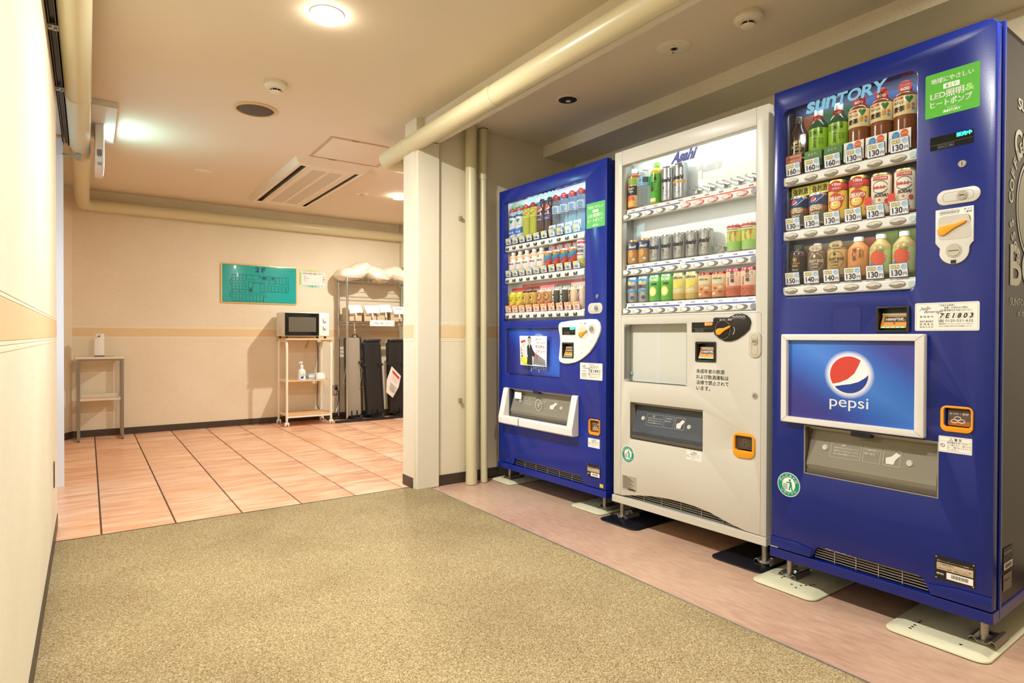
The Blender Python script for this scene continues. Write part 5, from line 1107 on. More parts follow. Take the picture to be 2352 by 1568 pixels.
b_ = [(.045, '#e8c84c'), (.052, '#e8c84c'), (.086, '#e8c84c'), (.1, '#3a1d16'), (.128, '#3a1d16')]
sp = dict(body=can(.138, .0305, b_, '#d9b94c'), r=.0306, ops=[('e', '#c83a2c', -.004, .062, .026, .030), ('e', '#e8c84c', -.004, .052, .018, .016), ('r', '#c83a2c', 0, .072, .052, .018), ('t', '#f2eee4', 'DEKAVITA', 0, .072, .048, .014, .04), ('t', '#f6f2e8', 'C', -.005, .054, .018, .014, .05)], tag=disc_tag(.0315, .114, [('+30ml', .028, .011, .001), ('増量中!', .026, .007, -.011)], .021))
for k, i in enumerate((2, 3)): row3(i, 1.331, 'vita', 'drink_can', '%s of the two yellow and brown vitamin cans with red discs' % ('left', 'right')[k], sp, 'vitamin cans')
b_ = [(.02, '#e8e0cc'), (.125, '#c8a860'), (.128, '#c8a860')]
sp = dict(body=can(.134, .0300, b_, '#d0b070'), r=.0302, ops=[('r', '#c22f28', 0, .116, .046, .012), ('t', '#f0d8d0', '3つの乳酸菌', 0, .116, .038, .007), ('o', '#2c3038', 0, .087, .024, .021, .0016), ('e', '#ece6d8', 0, .087, .0215, .018), ('r', '#f4f0e8', 0, .086, .050, .011), ('t', '#c22f28', 'Bikkle', 0, .086, .044, .010, .05), ('t', '#1c1c20', 'SODA!', 0, .060, .038, .011, .04, .35), ('e', '#d8742c', -.002, .045, .004, .004), ('e', '#c84a34', .02, .04, .008, .008)])
for k, i in enumerate((4, 5)): row3(i, 1.328, 'soda', 'drink_can', '%s of the two cream soda cans with red lettering' % ('left', 'right')[k], sp, 'cream soda cans')
sp = dict(body=bottle(.131, .0295, mat('coffee_mid', '#33261e', .25, spec=.6), (.008, .092, '#33281f'), .0155, .74, False), cap=capmesh(.131, '#343c3c', .0165), r=.0297, ops=[('r', '#a23a2a', 0, .090, .08, .002), ('o', '#d8b860', -.008, .075, .0085, .0085, .0015), ('e', '#d8c070', -.008, .075, .004, .004), ('t', '#b8783c', 'PREMIUM', -.006, .061, .032, .007, .03), ('t', '#d8d0b0', 'BOSS', -.006, .052, .018, .006), ('t', '#d0c8b0', 'Black', -.006, .038, .022, .007, 0, .3)])
row3(0, 1.130, 'prem', 'drink_bottle', 'small dark bottle with black cap and gold emblem on the bottom shelf', sp, None)
def ovtag(z, lines, col='#ddd0b4', ink='#5c3a20'):
    b = MB(); b.plate(ell(0, z, .0215, .0125, 24), -.0355, -.034, C(col)); b.ring(0, z, .0205, .0115, .0007, -.0358, C(ink))
    for t, w, h, dz in lines: b.text(t, -w / 2, z + dz, -.036, C(ink), w=w, h=h, bold=.01)
    return b
ops_b = lambda ink: [('o', ink, 0, .060, .026, .030, .0012), ('e', '#e6dcc8' if ink != '#30261c' else '#30261c', -.004, .080, .0045, .0055), ('t', ink, 'CRAFT BOSS', 0, .063, .050, .010, .03), ('t', ink, 'COFFEE', -.003, .052, .026, .007), ('t', ink, 'Latte', -.002, .042, .02, .006)]
sp = dict(body=bottle(.128, .0325, mat('coffee_latte', '#6e5440', .3, spec=.5), (.006, .088, '#6b5442'), .014, .70, False), cap=capmesh(.128, '#cfc8b8'), r=.0327, ops=ops_b('#d8ccae'), tag=ovtag(.108, [('ミルク', .018, .004, .003), ('ラテ!', .028, .009, -.008)]))
row3(1, 1.130, 'latte', 'drink_bottle', 'brown latte bottle under a cream oval tag reading ラテ', sp, None)
sp = dict(body=bottle(.128, .0325, mat('coffee_lt', '#8c6c48', .3, spec=.5), (.010, .096, '#c4a468'), .014, .755, False), cap=capmesh(.128, '#cfc8b8'), r=.0327, ops=ops_b('#30261c'), tag=ovtag(.112, [('すっきり', .018, .004, .003), ('微糖', .022, .009, -.008)], '#d8c894', '#6a3a24'))
row3(2, 1.130, 'bito', 'drink_bottle', 'coffee bottle with gold label under a tag reading 微糖', sp, None)
sp = dict(body=bottle(.133, .0335, mat('hoji_tea', '#d08a4c', .3, spec=.5), (.02, .082, '#d8935a'), .0135, .64, False), cap=capmesh(.133, '#e2e4de', .0155), r=.0337, ops=[('k', '#5a3820', '焙じ茶', -.008, .086, .0135), ('k', '#5a3820', '伊右衛門', .009, .084, .007), ('k', '#7a5838', '京都福寿園', .018, .082, .004)])
row3(3, 1.130, 'hoji', 'drink_bottle', 'orange roasted tea bottle with white cap before a salmon card', sp, None)
sp = dict(body=bottle(.133, .0335, mat('apple_juice', '#b9a566', .3, spec=.5), (.006, .078, '#b9c888'), .0135, .62), cap=capmesh(.133, '#e2e6de', .0155), r=.0337, ops=[('e', '#d8583c', -.006, .052, .026, .025), ('e', '#5c9c3c', .006, .076, .008, .004), ('r', '#5a3a24', -.008, .078, .0015, .006), ('k', '#f2d8c4', 'りんご', .017, .064, .008), ('e', '#4a7cc8', -.024, .033, .006, .006)])
for k, i in enumerate((4, 5)): row3(i, 1.130, 'apple', 'drink_bottle', '%s of the two pale apple juice bottles with red fruit labels' % ('left', 'right')[k], sp, 'apple juice bottles')
# --- ivory machine
U2 = [.0745 + .069 * i for i in range(10)]
SIL = mat('can_silver', '#b9bcbe', .28, metal=.75)
def put2(i, z, key, kind, look, spec, grp=None, cat=None): product('b' + key, P2, A2, U2[i], z, look, grp, spec, kind, cat or ('bottle' if 'bottle' in kind else 'can'), .060)
sp = dict(body=bottle(.195, .0305, mat('peach_tea', '#a85a34', .2, spec=.5), (.006, .148, '#e6d0b8'), .0125, .80), cap=capmesh(.195, '#eceae4'), r=.0307, ops=[('r', '#8cb048', -.004, .130, .06, .034), ('e', '#d85c44', -.022, .112, .010, .012), ('r', '#231f1e', -.004, .085, .062, .046), ('t', '#eceade', 'FRUIT', -.004, .094, .036, .010), ('t', '#eceade', 'TEA', -.004, .080, .028, .010), ('e', '#e0643c', -.006, .044, .022, .018), ('e', '#e8b04c', -.004, .022, .026, .016)])
put2(0, 1.549, 'peach', 'drink_bottle', 'fruit tea bottle with white cap and black orange label', sp)
sp = dict(body=bottle(.198, .0325, M_PET, None, .0125, .70), cap=capmesh(.198, '#e6eaea'), r=.0322, ops=[('r', '#8fc4e0', 0, .118, .085, .040), ('r', '#3a5a64', .014, .124, .028, .026), ('e', '#4a94d0', -.014, .124, .010, .008), ('t', '#2c64a8', 'おいしい水', -.004, .106, .040, .008), ('r', '#3a7ac0', 0, .097, .085, .002)])
put2(1, 1.549, 'water', 'drink_bottle', 'clear mineral water bottle with pale blue label', sp)
sp = dict(body=bottle(.196, .0295, mat('tea_yellow', '#d8b83c', .25, spec=.5), (.004, .140, '#55b43c'), .0125, .76), cap=capmesh(.196, '#8ccc54'), r=.0297, ops=[('k', '#1c2c14', 'おーい', .006, .128, .012), ('k', '#1c2c14', 'お茶', -.008, .092, .022), ('r', '#e4e2b4', -.008, .016, .034, .018), ('r', '#c04030', .010, .055, .005, .007)])
put2(2, 1.549, 'greentea', 'drink_bottle', 'bright green tea bottle with green cap', sp)
beer = lambda h, gold: [('o', '#3c4044', -.002, h * .52, .026, h * .36, .0010), ('t', '#20242a', 'Asahi', -.006, h * (.56 if h < .13 else .60), .052, .021, .05, .35), ('t', '#2a2e34', '生' if not gold else '辛口', -.010, h * .38, .012, .011, .02)] + ([('r', '#d8a848', 0, h * .47, .075, .011)] if gold else []) + [('t', '#7a3c34', '生ビール', -.002, h * .28, .024, .005)]
sp5 = dict(body=can(.160, .0325, [(.02, SIL), (.15, SIL)], '#a9a8a4'), r=.0327, ops=beer(.16, False)); sp5g = dict(body=can(.160, .0325, [(.02, SIL), (.15, SIL)], '#a9a8a4'), r=.0327, ops=beer(.16, True))
put2(3, 1.548, 'beer500', 'drink_can', 'tall silver beer can without gold stripe on the ivory machine top shelf', sp5); put2(4, 1.548, 'beer500g', 'drink_can', 'tall silver beer can with gold stripe beside the logo shadow', sp5g)
sp = dict(body=can(.116, .0315, [(.01, '#b98c50'), (.055, '#a88452'), (.068, '#3a4c70'), (.106, '#c9a468')], '#c9a468'), r=.0317, ops=[('t', '#e0dccc', 'The', -.012, .096, .018, .008, .02, .3), ('t', '#eeeadc', 'Ball', .002, .082, .036, .013, .03, .3), ('e', '#d8a060', -.002, .048, .013, .018), ('e', '#c8ccd0', .012, .020, .008, .007)])
for k, i in enumerate((0, 1)): put2(i, 1.277, 'ball', 'drink_can', '%s of the two gold and navy highball cans' % ('left', 'right')[k], sp, 'gold and navy cans')
spb = dict(body=can(.116, .0325, [(.01, SIL), (.106, SIL)], '#a9a8a4'), r=.0327, ops=beer(.116, False))
for k, i in enumerate((2, 3, 4, 5, 6)): put2(i, 1.277, 'beer350', 'drink_can', '%s from left in the middle row of five silver beer cans' % ORD[k], spb, 'short silver beer cans')
sp = dict(body=can(.112, .030, [(.008, '#9cc86c'), (.04, '#d8d870'), (.085, '#e6e4c8'), (.098, '#e6e4c8')], '#e8e4dc'), r=.0302, ops=[('r', '#cf4a48', 0, .101, .085, .010), ('r', '#2c6c44', -.004, .090, .05, .0022), ('t', '#2a3a28', 'いいちこ', -.008, .060, .012, .040, .03), ('v', '#d8642c', '焼酎ハイ', .012, .060, .009, .040), ('r', '#2c6c44', -.004, .080, .05, .0018)])
for k, i in enumerate((8, 9)): put2(i, 1.279, 'shochu', 'drink_can', '%s of the two pale green drink cups with red rims' % ('left', 'right')[k], sp, 'pale green drink cups')
sp = dict(body=can(.122, .0315, [(.01, SIL), (.095, '#4a98cc'), (.112, '#4a98cc')], '#bcbcb8'), r=.0317, ops=[('e', '#e8d86c', -.010, .094, .012, .009), ('e', '#e8b0a0', .012, .092, .009, .008), ('t', '#3c3a54', 'ZERO', -.002, .074, .040, .015, .04), ('r', '#4a9cd4', 0, .054, .075, .010), ('e', '#5a5c78', .006, .022, .010, .010)])
for k, i in enumerate((0, 1)): put2(i, 1.088, 'zero', 'drink_can', '%s of the two silver cans with blue tops' % ('left', 'right')[k], sp, 'blue-topped silver cans')
sp = dict(body=can(.122, .0315, [(.006, '#6cbc4c'), (.112, '#6cbc4c')], '#8fcc84'), r=.0317, ops=[('t', '#f0f2e8', 'STRONG', -.003, .100, .044, .014, .05, .15), ('t', '#26402c', '強炭酸', .002, .080, .026, .012, .03, .1), ('e', '#ece87c', -.004, .045, .019, .022), ('e', '#f6f2b0', -.004, .045, .013, .016)])
for k, i in enumerate((2, 3)): put2(i, 1.088, 'lime', 'drink_can', '%s of the two green lemon drink cans' % ('left', 'right')[k], sp, 'green lemon cans')
sp = dict(body=can(.122, .0315, [(.006, '#c8ac60'), (.03, '#d8cc94'), (.112, '#d0cc6c')], '#b9b878'), r=.0317, ops=[('t', '#3c3c24', 'CHU-HI', -.002, .100, .048, .010, .03), ('e', '#e4d860', -.010, .068, .015, .018), ('e', '#e4d860', .012, .074, .012, .015), ('t', '#f4f2e4', 'GRAPEFRUIT', -.002, .042, .046, .008)])
for k, i in enumerate((4, 5)): put2(i, 1.088, 'chuhi', 'drink_can', '%s of the two pale yellow citrus cans' % ('left', 'right')[k], sp, 'pale yellow citrus cans')
sp = dict(body=can(.112, .0325, [(.008, '#c98c5c'), (.03, '#d8a678'), (.055, '#ddb88c'), (.101, '#8c3a2e')], '#8c3a2e'), r=.0327, ops=[('r', '#d8d4ae', -.002, .076, .058, .032), ('t', '#5a4a34', 'CHEESE MIX', -.002, .082, .044, .008), ('e', '#b05a34', -.010, .040, .008, .006), ('e', '#b05a34', .012, .026, .009, .006), ('e', '#ead0a8', .014, .045, .010, .006), ('e', '#ead0a8', -.016, .018, .010, .006)])
for k, i in enumerate((6, 7)): put2(i, 1.088, 'nuts', 'snack_jar', '%s of the two nut jars with brown lids' % ('left', 'right')[k], sp, 'nut jars with brown lids', 'jar')
sp = dict(body=can(.118, .0330, [(.008, '#cc7c60'), (.045, '#e4c4ac'), (.104, '#b04a50')], '#b04a50'), r=.0332, ops=[('k', '#2c221e', '柿の種', .002, .100, .015), ('k', '#3c2c28', 'わさび味', -.016, .078, .008), ('k', '#8c9c64', '国産', .020, .098, .006)] + [('e', '#c4624a', -.020 + .010 * (k % 5), .012 + .010 * (k // 5) + .003 * (k % 2), .006, .0032) for k in range(15)])
for k, i in enumerate((8, 9)): put2(i, 1.088, 'kaki', 'snack_jar', '%s of the two rice cracker jars with red lids' % ('left', 'right')[k], sp, 'rice cracker jars with red lids', 'jar')
# --- far machine
def put1(i, z, key, kind, look, spec, grp=None): product('c' + key, P1, A1, U1[i], z, look, grp, spec, kind, 'bottle' if 'bottle' in kind else 'can', .060)
rt_ = lambda z, r=.0185: disc_tag(.016, z, [('増量', .018, .006, .002), ('中', .010, .006, -.008)], r)
sp = dict(body=bottle(.218, .0305, mat('water_blue', '#a8c0d4', .2, spec=.6), (.02, .155, '#dfe6ea'), .0125, .74), cap=capmesh(.218, '#58b048'), r=.0307, ops=[('r', '#2c50a0', 0, .150, .08, .012), ('h', '#2c8c50', 0, .118, .014), ('t', '#2c8c50', 'やさしい', 0, .094, .026, .006), ('d', '#2c6cc0', 0, .052, .07, .036, .35), ('t', '#e8f0f8', '飲む水', 0, .050, .036, .014, .03)], tag=rt_(.185))
for k, i in enumerate((0, 1)): put1(i, 1.515, 'heart', 'drink_bottle', '%s of the two blue and white bottles with heart labels' % ('left', 'right')[k], sp, 'heart label bottles')
sp = dict(body=bottle(.216, .0300, mat('lemon_soda', '#b4b83c', .2, spec=.6), (.125, .158, '#ded860'), .0125, .76), cap=capmesh(.216, '#e8e6e0'), r=.0302, ops=[('t', '#4a8c34', 'C.C.', -.004, .142, .034, .016, .05), ('e', '#d84a34', .012, .152, .006, .006)], tag=rt_(.190))
for k, i in enumerate((2, 3)): put1(i, 1.515, 'lemon', 'drink_bottle', '%s of the two yellow green lemon soda bottles' % ('left', 'right')[k], sp, 'lemon soda bottles')
sp = dict(body=bottle(.216, .0300, mat('cola_liquid', '#4a2420', .18, spec=.6), (.085, .105, '#3c3c84'), .0125, .70), cap=capmesh(.216, '#20222c'), r=.0302, ops=[('p', 0, .150, .018), ('t', '#e8e8ec', 'pepsi', 0, .118, .032, .010), ('t', '#dcdcec', 'COLA', 0, .092, .03, .008)])
for k, i in enumerate((4, 5)): put1(i, 1.515, 'cola', 'drink_bottle', '%s of the two dark cola bottles with round emblem' % ('left', 'right')[k], sp, 'dark cola bottles')
sp = dict(body=bottle(.216, .0300, M_PET, None, .0125, .74), cap=capmesh(.216, '#e6ecf0'), r=.0300, ops=[('r', '#cfe2f0', 0, .125, .08, .045), ('e', '#6ca0d4', .0, .128, .016, .014), ('t', '#3c64a8', '天然水', 0, .110, .034, .011, .03)], tag=rt_(.196))
for k, i in enumerate((6, 7, 8, 9)): put1(i, 1.515, 'spring', 'drink_bottle', '%s of four clear spring water bottles with red neck tags' % ('leftmost', 'second', 'third', 'rightmost')[k], sp, 'spring water bottles')
sp = dict(body=bottle(.150, .0310, mat('milk_tea', '#c4a080', .3, spec=.5), (.006, .104, '#e8e2dc'), .0125, .74, False), cap=capmesh(.150, '#f0eee8', .0145), r=.0312, ops=[('e', '#c83c2c', -.008, .096, .010, .006), ('r', '#e8c04c', -.008, .096, .020, .002), ('t', '#4a3c34', '白桃&杏', -.002, .074, .040, .012, .02), ('e', '#ecd4cc', .012, .045, .014, .018)])
for k, i in enumerate(range(5)): put1(i, 1.297, 'milk', 'drink_bottle', '%s from left of the five white-capped milk tea bottles' % ORD[k], sp, 'milk tea bottles')
sp = dict(body=can(.118, .0315, [(.01, '#b83a26'), (.055, '#c8452c'), (.10, '#c8452c')], '#ddd8cc', .82), r=.0318, ops=[('d', '#2c78b8', .0, .074, .06, .022, .5), ('d', '#3ca08c', .0, .086, .06, .010, .5), ('d', '#e0a83c', -.010, .094, .04, .010, .5), ('e', '#1c2024', -.016, .090, .006, .009), ('t', '#e8a070', 'レインボー', 0, .044, .04, .009)])
for k, i in enumerate((5, 6, 7, 8)): put1(i, 1.297, 'rainbow', 'drink_can', '%s of four red rainbow coffee cans' % ('leftmost', 'second', 'third', 'rightmost')[k], sp, 'rainbow coffee cans')
sp = dict(body=can(.158, .029, [(.01, '#c8c054'), (.05, '#dcdcd8'), (.145, '#dcdcd8')], '#b8b8b4'), r=.0292, ops=[('r', '#b8383c', 0, .135, .07, .014), ('t', '#2c2c30', 'ZERO', 0, .110, .04, .014), ('t', '#2c2c30', 'BOSS', 0, .088, .042, .015, .04), ('r', '#b8383c', 0, .068, .04, .004)])
put1(9, 1.297, 'energy', 'drink_can', 'tall white can beside the rainbow coffee cans', sp)
def sm(c0, c1, top='#d8d4c8'): return can(.118, .031, [(.01, c0), (.05, c1), (.10, c1)], top, .82)
sp = dict(body=sm('#d8b048', '#dcd034', '#e8dc54'), r=.0313, ops=[('t', '#3c3c20', 'とろ〜り', -.002, .082, .036, .012), ('t', '#3c3c20', 'BOSS', -.004, .068, .024, .008), ('d', '#e8a850', 0, .040, .05, .014, .6)])
for k, i in enumerate((0, 1)): put1(i, 1.076, 'yel', 'drink_can', '%s of the two bright yellow cans on the bottom shelf' % ('left', 'right')[k], sp, 'bright yellow cans')
sp = dict(body=sm('#b88c3c', '#d0a850', '#2c2824'), r=.0313, ops=[('o', '#3c3020', -.006, .074, .018, .022, .0016), ('e', '#4c3c24', -.010, .078, .006, .008), ('t', '#3c3020', 'BOSS', -.004, .040, .026, .008)])
for k, i in enumerate((2, 3)): put1(i, 1.076, 'gold', 'drink_can', '%s of the two gold cans with black rims' % ('left', 'right')[k], sp, 'gold cans with black rims')
sp = dict(body=sm('#b8743c', '#d0985c'), r=.0313, ops=[('o', '#5c3420', -.004, .080, .020, .022, .003), ('e', '#5c3420', -.008, .084, .005, .006), ('t', '#4c2c1c', 'CAFE', -.004, .058, .024, .008)])
for k, i in enumerate((4, 5)): put1(i, 1.076, 'brown', 'drink_can', '%s of the two light brown coffee cans' % ('left', 'right')[k], sp, 'light brown coffee cans')
sp = dict(body=sm('#3c3c34', '#45463c'), r=.0313, ops=[('v', '#ece8dc', 'BLACK', -.010, .064, .016, .085)])
for k, i in enumerate((6, 7)): put1(i, 1.076, 'black', 'drink_can', '%s of the two dark grey cans with vertical white lettering' % ('left', 'right')[k], sp, 'dark grey cans')
sp = dict(body=sm('#dcc09c', '#e4ccaa'), r=.0313, ops=[('v', '#4c2c20', 'BOSS', -.008, .066, .017, .072)])
for k, i in enumerate((8, 9)): put1(i, 1.076, 'cream', 'drink_can', '%s of the two cream cans with vertical brown lettering' % ('left', 'right')[k], sp, 'cream coffee cans')

# ================================================================= back room furniture and things on the far wall
YF = 6.645
# teal floor plan sign
o = empty('floor_plan_sign', (0, YF, 0)); tag(o, 'teal 2F floor plan sign with gold rim on the far wall', 'sign')
TEAL = mat('teal_panel', '#12a6a2', .25, coat=.3); GOLD = mat('gold_rim', '#dcc07c', .35, metal=.3)
MB().plate(rr(1.093, 1.843, 1.250, 1.654, .018, 6), -.012, 0, GOLD, [rr(1.106, 1.831, 1.264, 1.641, .008)]).build('rim', o, bevel=.002)
MB().plate(rr(1.104, 1.833, 1.262, 1.643, .010), -.008, 0, TEAL).build('panel', o)
PB = C('#16407c'); MB().text('2', 1.419, 1.576, -.0086, PB, w=.043, h=.053, bold=.04).build('numeral', o); MB().text('F', 1.483, 1.576, -.0086, PB, w=.036, h=.053, bold=.04).build('letter', o)
b = MB(); PL = C('#0b4a50'); y = -.0086; t = .0034
def pl(*p): b.line(p, t, y, PL)
x0, x1 = 1.199, 1.332
pl((x0, 1.542), (x0, 1.279)); pl((x0, 1.542), (1.43, 1.542)); pl((1.43, 1.535), (1.753, 1.535)); pl((1.753, 1.535), (1.753, 1.378)); pl((1.473, 1.378), (1.753, 1.378))
for k in range(1, 5): xx = x0 + .0333 * k; pl((xx, 1.542), (xx, 1.476)); pl((xx, 1.455), (xx, 1.39 if k < 4 else 1.364)); pl((xx, 1.345), (xx, 1.279)); pl((xx - .027, 1.478), (xx - .006, 1.478)); pl((xx - .027, 1.456), (xx - .006, 1.456)); pl((xx - .025, 1.345), (xx - .006, 1.345))
for k in range(5, 10): xx = x0 + .0333 * k; pl((xx, 1.345), (xx, 1.279)); pl((xx - .025, 1.345), (xx - .006, 1.345))
pl((x0, 1.391), (1.332, 1.391)); pl((x0, 1.364), (1.332, 1.364)); pl((1.266, 1.391), (1.266, 1.364)); pl((x0, 1.279), (1.502, 1.279)); pl((1.182, 1.49), (1.182, 1.44)); pl((1.182, 1.49), (x0, 1.49)); pl((1.182, 1.44), (x0, 1.44)); pl((1.182, 1.368), (1.182, 1.318)); pl((1.182, 1.368), (x0, 1.368)); pl((1.182, 1.318), (x0, 1.318))
pl((1.355, 1.364), (1.502, 1.364), (1.519, 1.350), (1.519, 1.325), (1.502, 1.32), (1.502, 1.279)); pl((1.355, 1.364), (1.355, 1.475), (1.395, 1.475), (1.395, 1.364)); pl((1.355, 1.415), (1.395, 1.415)); pl((1.402, 1.472), (1.515, 1.472), (1.515, 1.460), (1.402, 1.460), (1.402, 1.472))
pl((1.345, 1.498), (1.43, 1.498)); pl((1.395, 1.542), (1.395, 1.498)); pl((1.43, 1.542), (1.43, 1.552), (1.465, 1.552), (1.465, 1.515), (1.45, 1.515), (1.45, 1.50)); pl((1.48, 1.535), (1.48, 1.50), (1.535, 1.50), (1.535, 1.535)); pl((1.555, 1.535), (1.555, 1.46), (1.612, 1.46), (1.618, 1.505), (1.555, 1.505)); pl((1.58, 1.535), (1.58, 1.51), (1.615, 1.51))
pl((1.473, 1.46), (1.473, 1.378)); pl((1.473, 1.46), (1.473, 1.462))
for k in range(1, 8): xx = 1.473 + .0355 * k; pl((xx, 1.44), (xx, 1.378)); pl((xx + .005, 1.44), (xx + .026, 1.44)) if k < 7 else None
for k in range(4): xx = 1.627 + .0335 * k; pl((xx, 1.535), (xx, 1.463)); pl((xx, 1.463), (xx + .022, 1.463))
pl((1.73, 1.49), (1.753, 1.49)); pl((1.73, 1.435), (1.753, 1.435)); pl((1.73, 1.435), (1.73, 1.378))
for k in range(4): b.rect(x0 + .010 + .0333 * k, x0 + .024 + .0333 * k, 1.506, 1.509, y, PL); b.rect(x0 + .010 + .0333 * k, x0 + .024 + .0333 * k, 1.425, 1.428, y, PL); b.rect(x0 + .010 + .0333 * k, x0 + .024 + .0333 * k, 1.308, 1.311, y, PL)
for k in range(7): b.rect(1.487 + .0355 * k, 1.499 + .0355 * k, 1.408, 1.411, y, PL)
b.rect(1.49, 1.527, 1.507, 1.53, y, PL); b.rect(1.362, 1.388, 1.372, 1.405, y, PL); b.rect(1.588, 1.610, 1.514, 1.53, y, PL)
b.build('floor_plan', o)
# paper notice
o = empty('paper_notice', (0, YF, 0)); tag(o, 'white paper notice with colourful border beside the teal sign', 'notice')
MB().plate(rr(1.866, 2.148, 1.445, 1.640, 0), -.0012, 0, C('#ece9e2', .7)).build('sheet', o)
b = MB(); 
for z0, z1, cols in ((1.612, 1.638, ['#f0eee0', '#e6ddb0', '#e8d488', '#e8d870', '#dde05c', '#dfe070', '#ece6b0', '#e6ebd0', '#f0f0e6']), (1.447, 1.473, ['#eef0e8', '#d8e8e0', '#a8d8d8', '#6cc0cc', '#3ca4c0', '#78b8dc', '#b0d0ec', '#d8ecf0', '#eef0ec'])):
    b.rect(1.868, 2.146, z0, z1, -.0016, C('#b9cba8'))
    for k, c in enumerate(cols): xx = 1.872 + .0305 * k; b.flat(ell(xx + .014, (z0 + z1) / 2, .0125, .010, 12), -.0019, C(c)); b.rect(xx + .010, xx + .015, z1 - .009, z1 - .004, -.0022, C('#4a4438'))
b.rect(1.868, 1.893, 1.475, 1.610, -.0016, C('#a8c878'))
for k in range(5): b.rect(1.873, 1.878, 1.485 + .026 * k, 1.490 + .026 * k, -.0019, C('#3c4430')); b.flat(ell(1.885, 1.492 + .026 * k, .006, .008, 10), -.0019, C('#c8d868'))
for k, c in enumerate(('#f0e4e0', '#f4b0b8', '#ee7080', '#f4b4bc', '#eef0ec')): b.flat(ell(2.133, 1.592 - .027 * k, .010, .010, 12), -.0016, C(c)); b.rect(2.122, 2.126, 1.596 - .027 * k, 1.601 - .027 * k, -.0019, C('#3c3430'))
b.build('border_print', o)
b = MB(); b.text('お好みの枕をお使い下さい', 1.905, 1.588, -.0016, INKB, w=.21, h=.017, bold=.03)
for k, t in enumerate(('●枕', '●低反発枕', '●パイプ')): b.text(t, 1.918, 1.560 - .020 * k, -.0016, INKB, h=.010)
b.text('※数に限りがございますのでご了承ください。', 1.912, 1.500, -.0016, GREY, w=.18, h=.006); b.text('フロントまでお問い合わせください。', 1.985, 1.482, -.0016, C('#a87880'), w=.12, h=.006); b.build('lettering', o)
# wall outlet with plug
o = empty('wall_outlet', (0, YF, 0)); tag(o, 'steel wall outlet plate with black plug behind the rack', 'outlet')
MB().plate(rr(2.226, 2.298, .255, .371, .003), -.004, 0, M_STEEL).build('plate', o, bevel=.001); b = MB().box(2.248, 2.276, -.007, -.003, .272, .345, M_WHITE); b.build('socket', o)
for z in (.288, .325): b = MB().box(2.256, 2.258, -.0075, -.006, z, z + .01, M_DARK); b.box(2.266, 2.268, -.0075, -.006, z, z + .01, M_DARK); b.build('socket_slot', o)
o = tag(MB().tube([(2.262, YF - .012, .335), (2.262, YF - .06, .332), (2.27, YF - .09, .30), (2.26, YF - .12, .22), (2.235, YF - .15, .14), (2.20, YF - .2, .07), (2.15, YF - .16, .05), (2.07, YF - .12, .09), (2.04, YF - .06, .16), (2.055, YF - .03, .40), (2.06, YF - .03, .78), (2.04, YF - .04, .90)], .004, M_BLACK, 8).build('power_cord'), 'black power cord from the wall outlet up behind the trolley', 'cord')
MB().box(2.250, 2.276, YF - .035, YF - .009, .318, .346, M_BLACK).build('plug', o, bevel=.004)
# ---- microwave trolley
o = empty('trolley', (0, 0, 0)); tag(o, 'cream tubular trolley on casters carrying the microwave', 'trolley')
xa, xb, ya, yb = 1.650, 2.085, 6.27, 6.585
for x, tt in ((xa - .01, 'l'), (xb + .005, 'r')):
    pts = [(x, ya, .055), (x, ya, .80)] + [(x, ya + .045 * (1 - math.cos(R(a))), .80 + .072 * math.sin(R(a))) for a in range(15, 91, 15)] + [(x, yb - .045 * (1 - math.cos(R(a))), .80 + .072 * math.sin(R(a))) for a in range(90, 14, -15)] + [(x, yb, .80), (x, yb, .055)]
    MB().tube(pts, .0125, M_TUBE, 12).build('side_frame', o)
MB().box(xa - .028, xb + .022, ya - .018, yb + .018, .876, .894, M_WOOD).build('top_board', o, bevel=.002)
for z, nm in ((.452, 'shelf_board'), (.108, 'shelf_board')):
    MB().box(xa, xb - .006, ya - .004, yb, z, z + .013, M_WOOD).build(nm, o, bevel=.001)
    MB().box(xa - .004, xb, yb - .004, yb + .006, z - .006, z + .014, M_TUBE).build('shelf_rail', o)
    for x in (xa - .004, xb - .002): MB().box(x, x + .006, ya, yb, z - .006, z + .016, M_TUBE).build('shelf_rail', o)
MB().box(xa - .004, xb, ya - .012, ya - .003, .088, .106, M_TUBE).build('shelf_rail', o)
for x in (xa - .01, xb + .005):
    for yy in (ya, yb):
        c = MB().disc((x, yy, .04), (0, 0, 1), .010, .02, M_WHITE, 12); 
        for s_ in (-1, 1): c.disc((x + s_ * .008, yy, .0215), (s_, 0, 0), .0215, .012, M_WHITE, 20)
        c.box(x - .012, x + .012, yy - .018, yy + .014, .026, .044, M_WHITE); c.build('caster', o)
# ---- microwave
o = empty('microwave', (0, 0, 0)); tag(o, 'white microwave oven with black door on the trolley', 'microwave')
x0, x1, y0, y1, z0, z1 = 1.619, 2.068, 6.275, 6.59, .914, 1.158
MB().box(x0, x1, y0, y1, z0, z1, M_WHITE).build('casing', o, bevel=.004)
MB().plate(rr(x0 + .003, 1.960, z0 + .007, z1 - .005, .003), y0 - .012, y0, M_BLACK).build('door', o, bevel=.002)
MB().plate(rr(1.657, 1.930, .961, 1.110, .004), y0 - .0135, y0 - .012, mat('mw_window', '#5d584a', .35, bump=.5, bscale=700)).build('door_window', o)
MB().box(1.962, 1.984, y0 - .016, y0, z0 + .006, z1 - .004, M_WHITE).build('door_handle', o, bevel=.003)
MB().box(1.986, x1 - .001, y0 - .010, y0, z0 + .006, z1 - .004, M_WHITE).build('control_panel', o, bevel=.002)
for z in (1.088, 1.012):
    k = MB().disc((2.026, y0 - .010, z), (0, -1, 0), .0245, .005, C('#b8b4ac'), 28); k.disc((2.026, y0 - .015, z), (0, -1, 0), .022, .014, M_WHITE, 28, .020); k.box(2.0245, 2.0275, y0 - .030, y0 - .028, z, z + .018, GREY); k.build('knob', o)
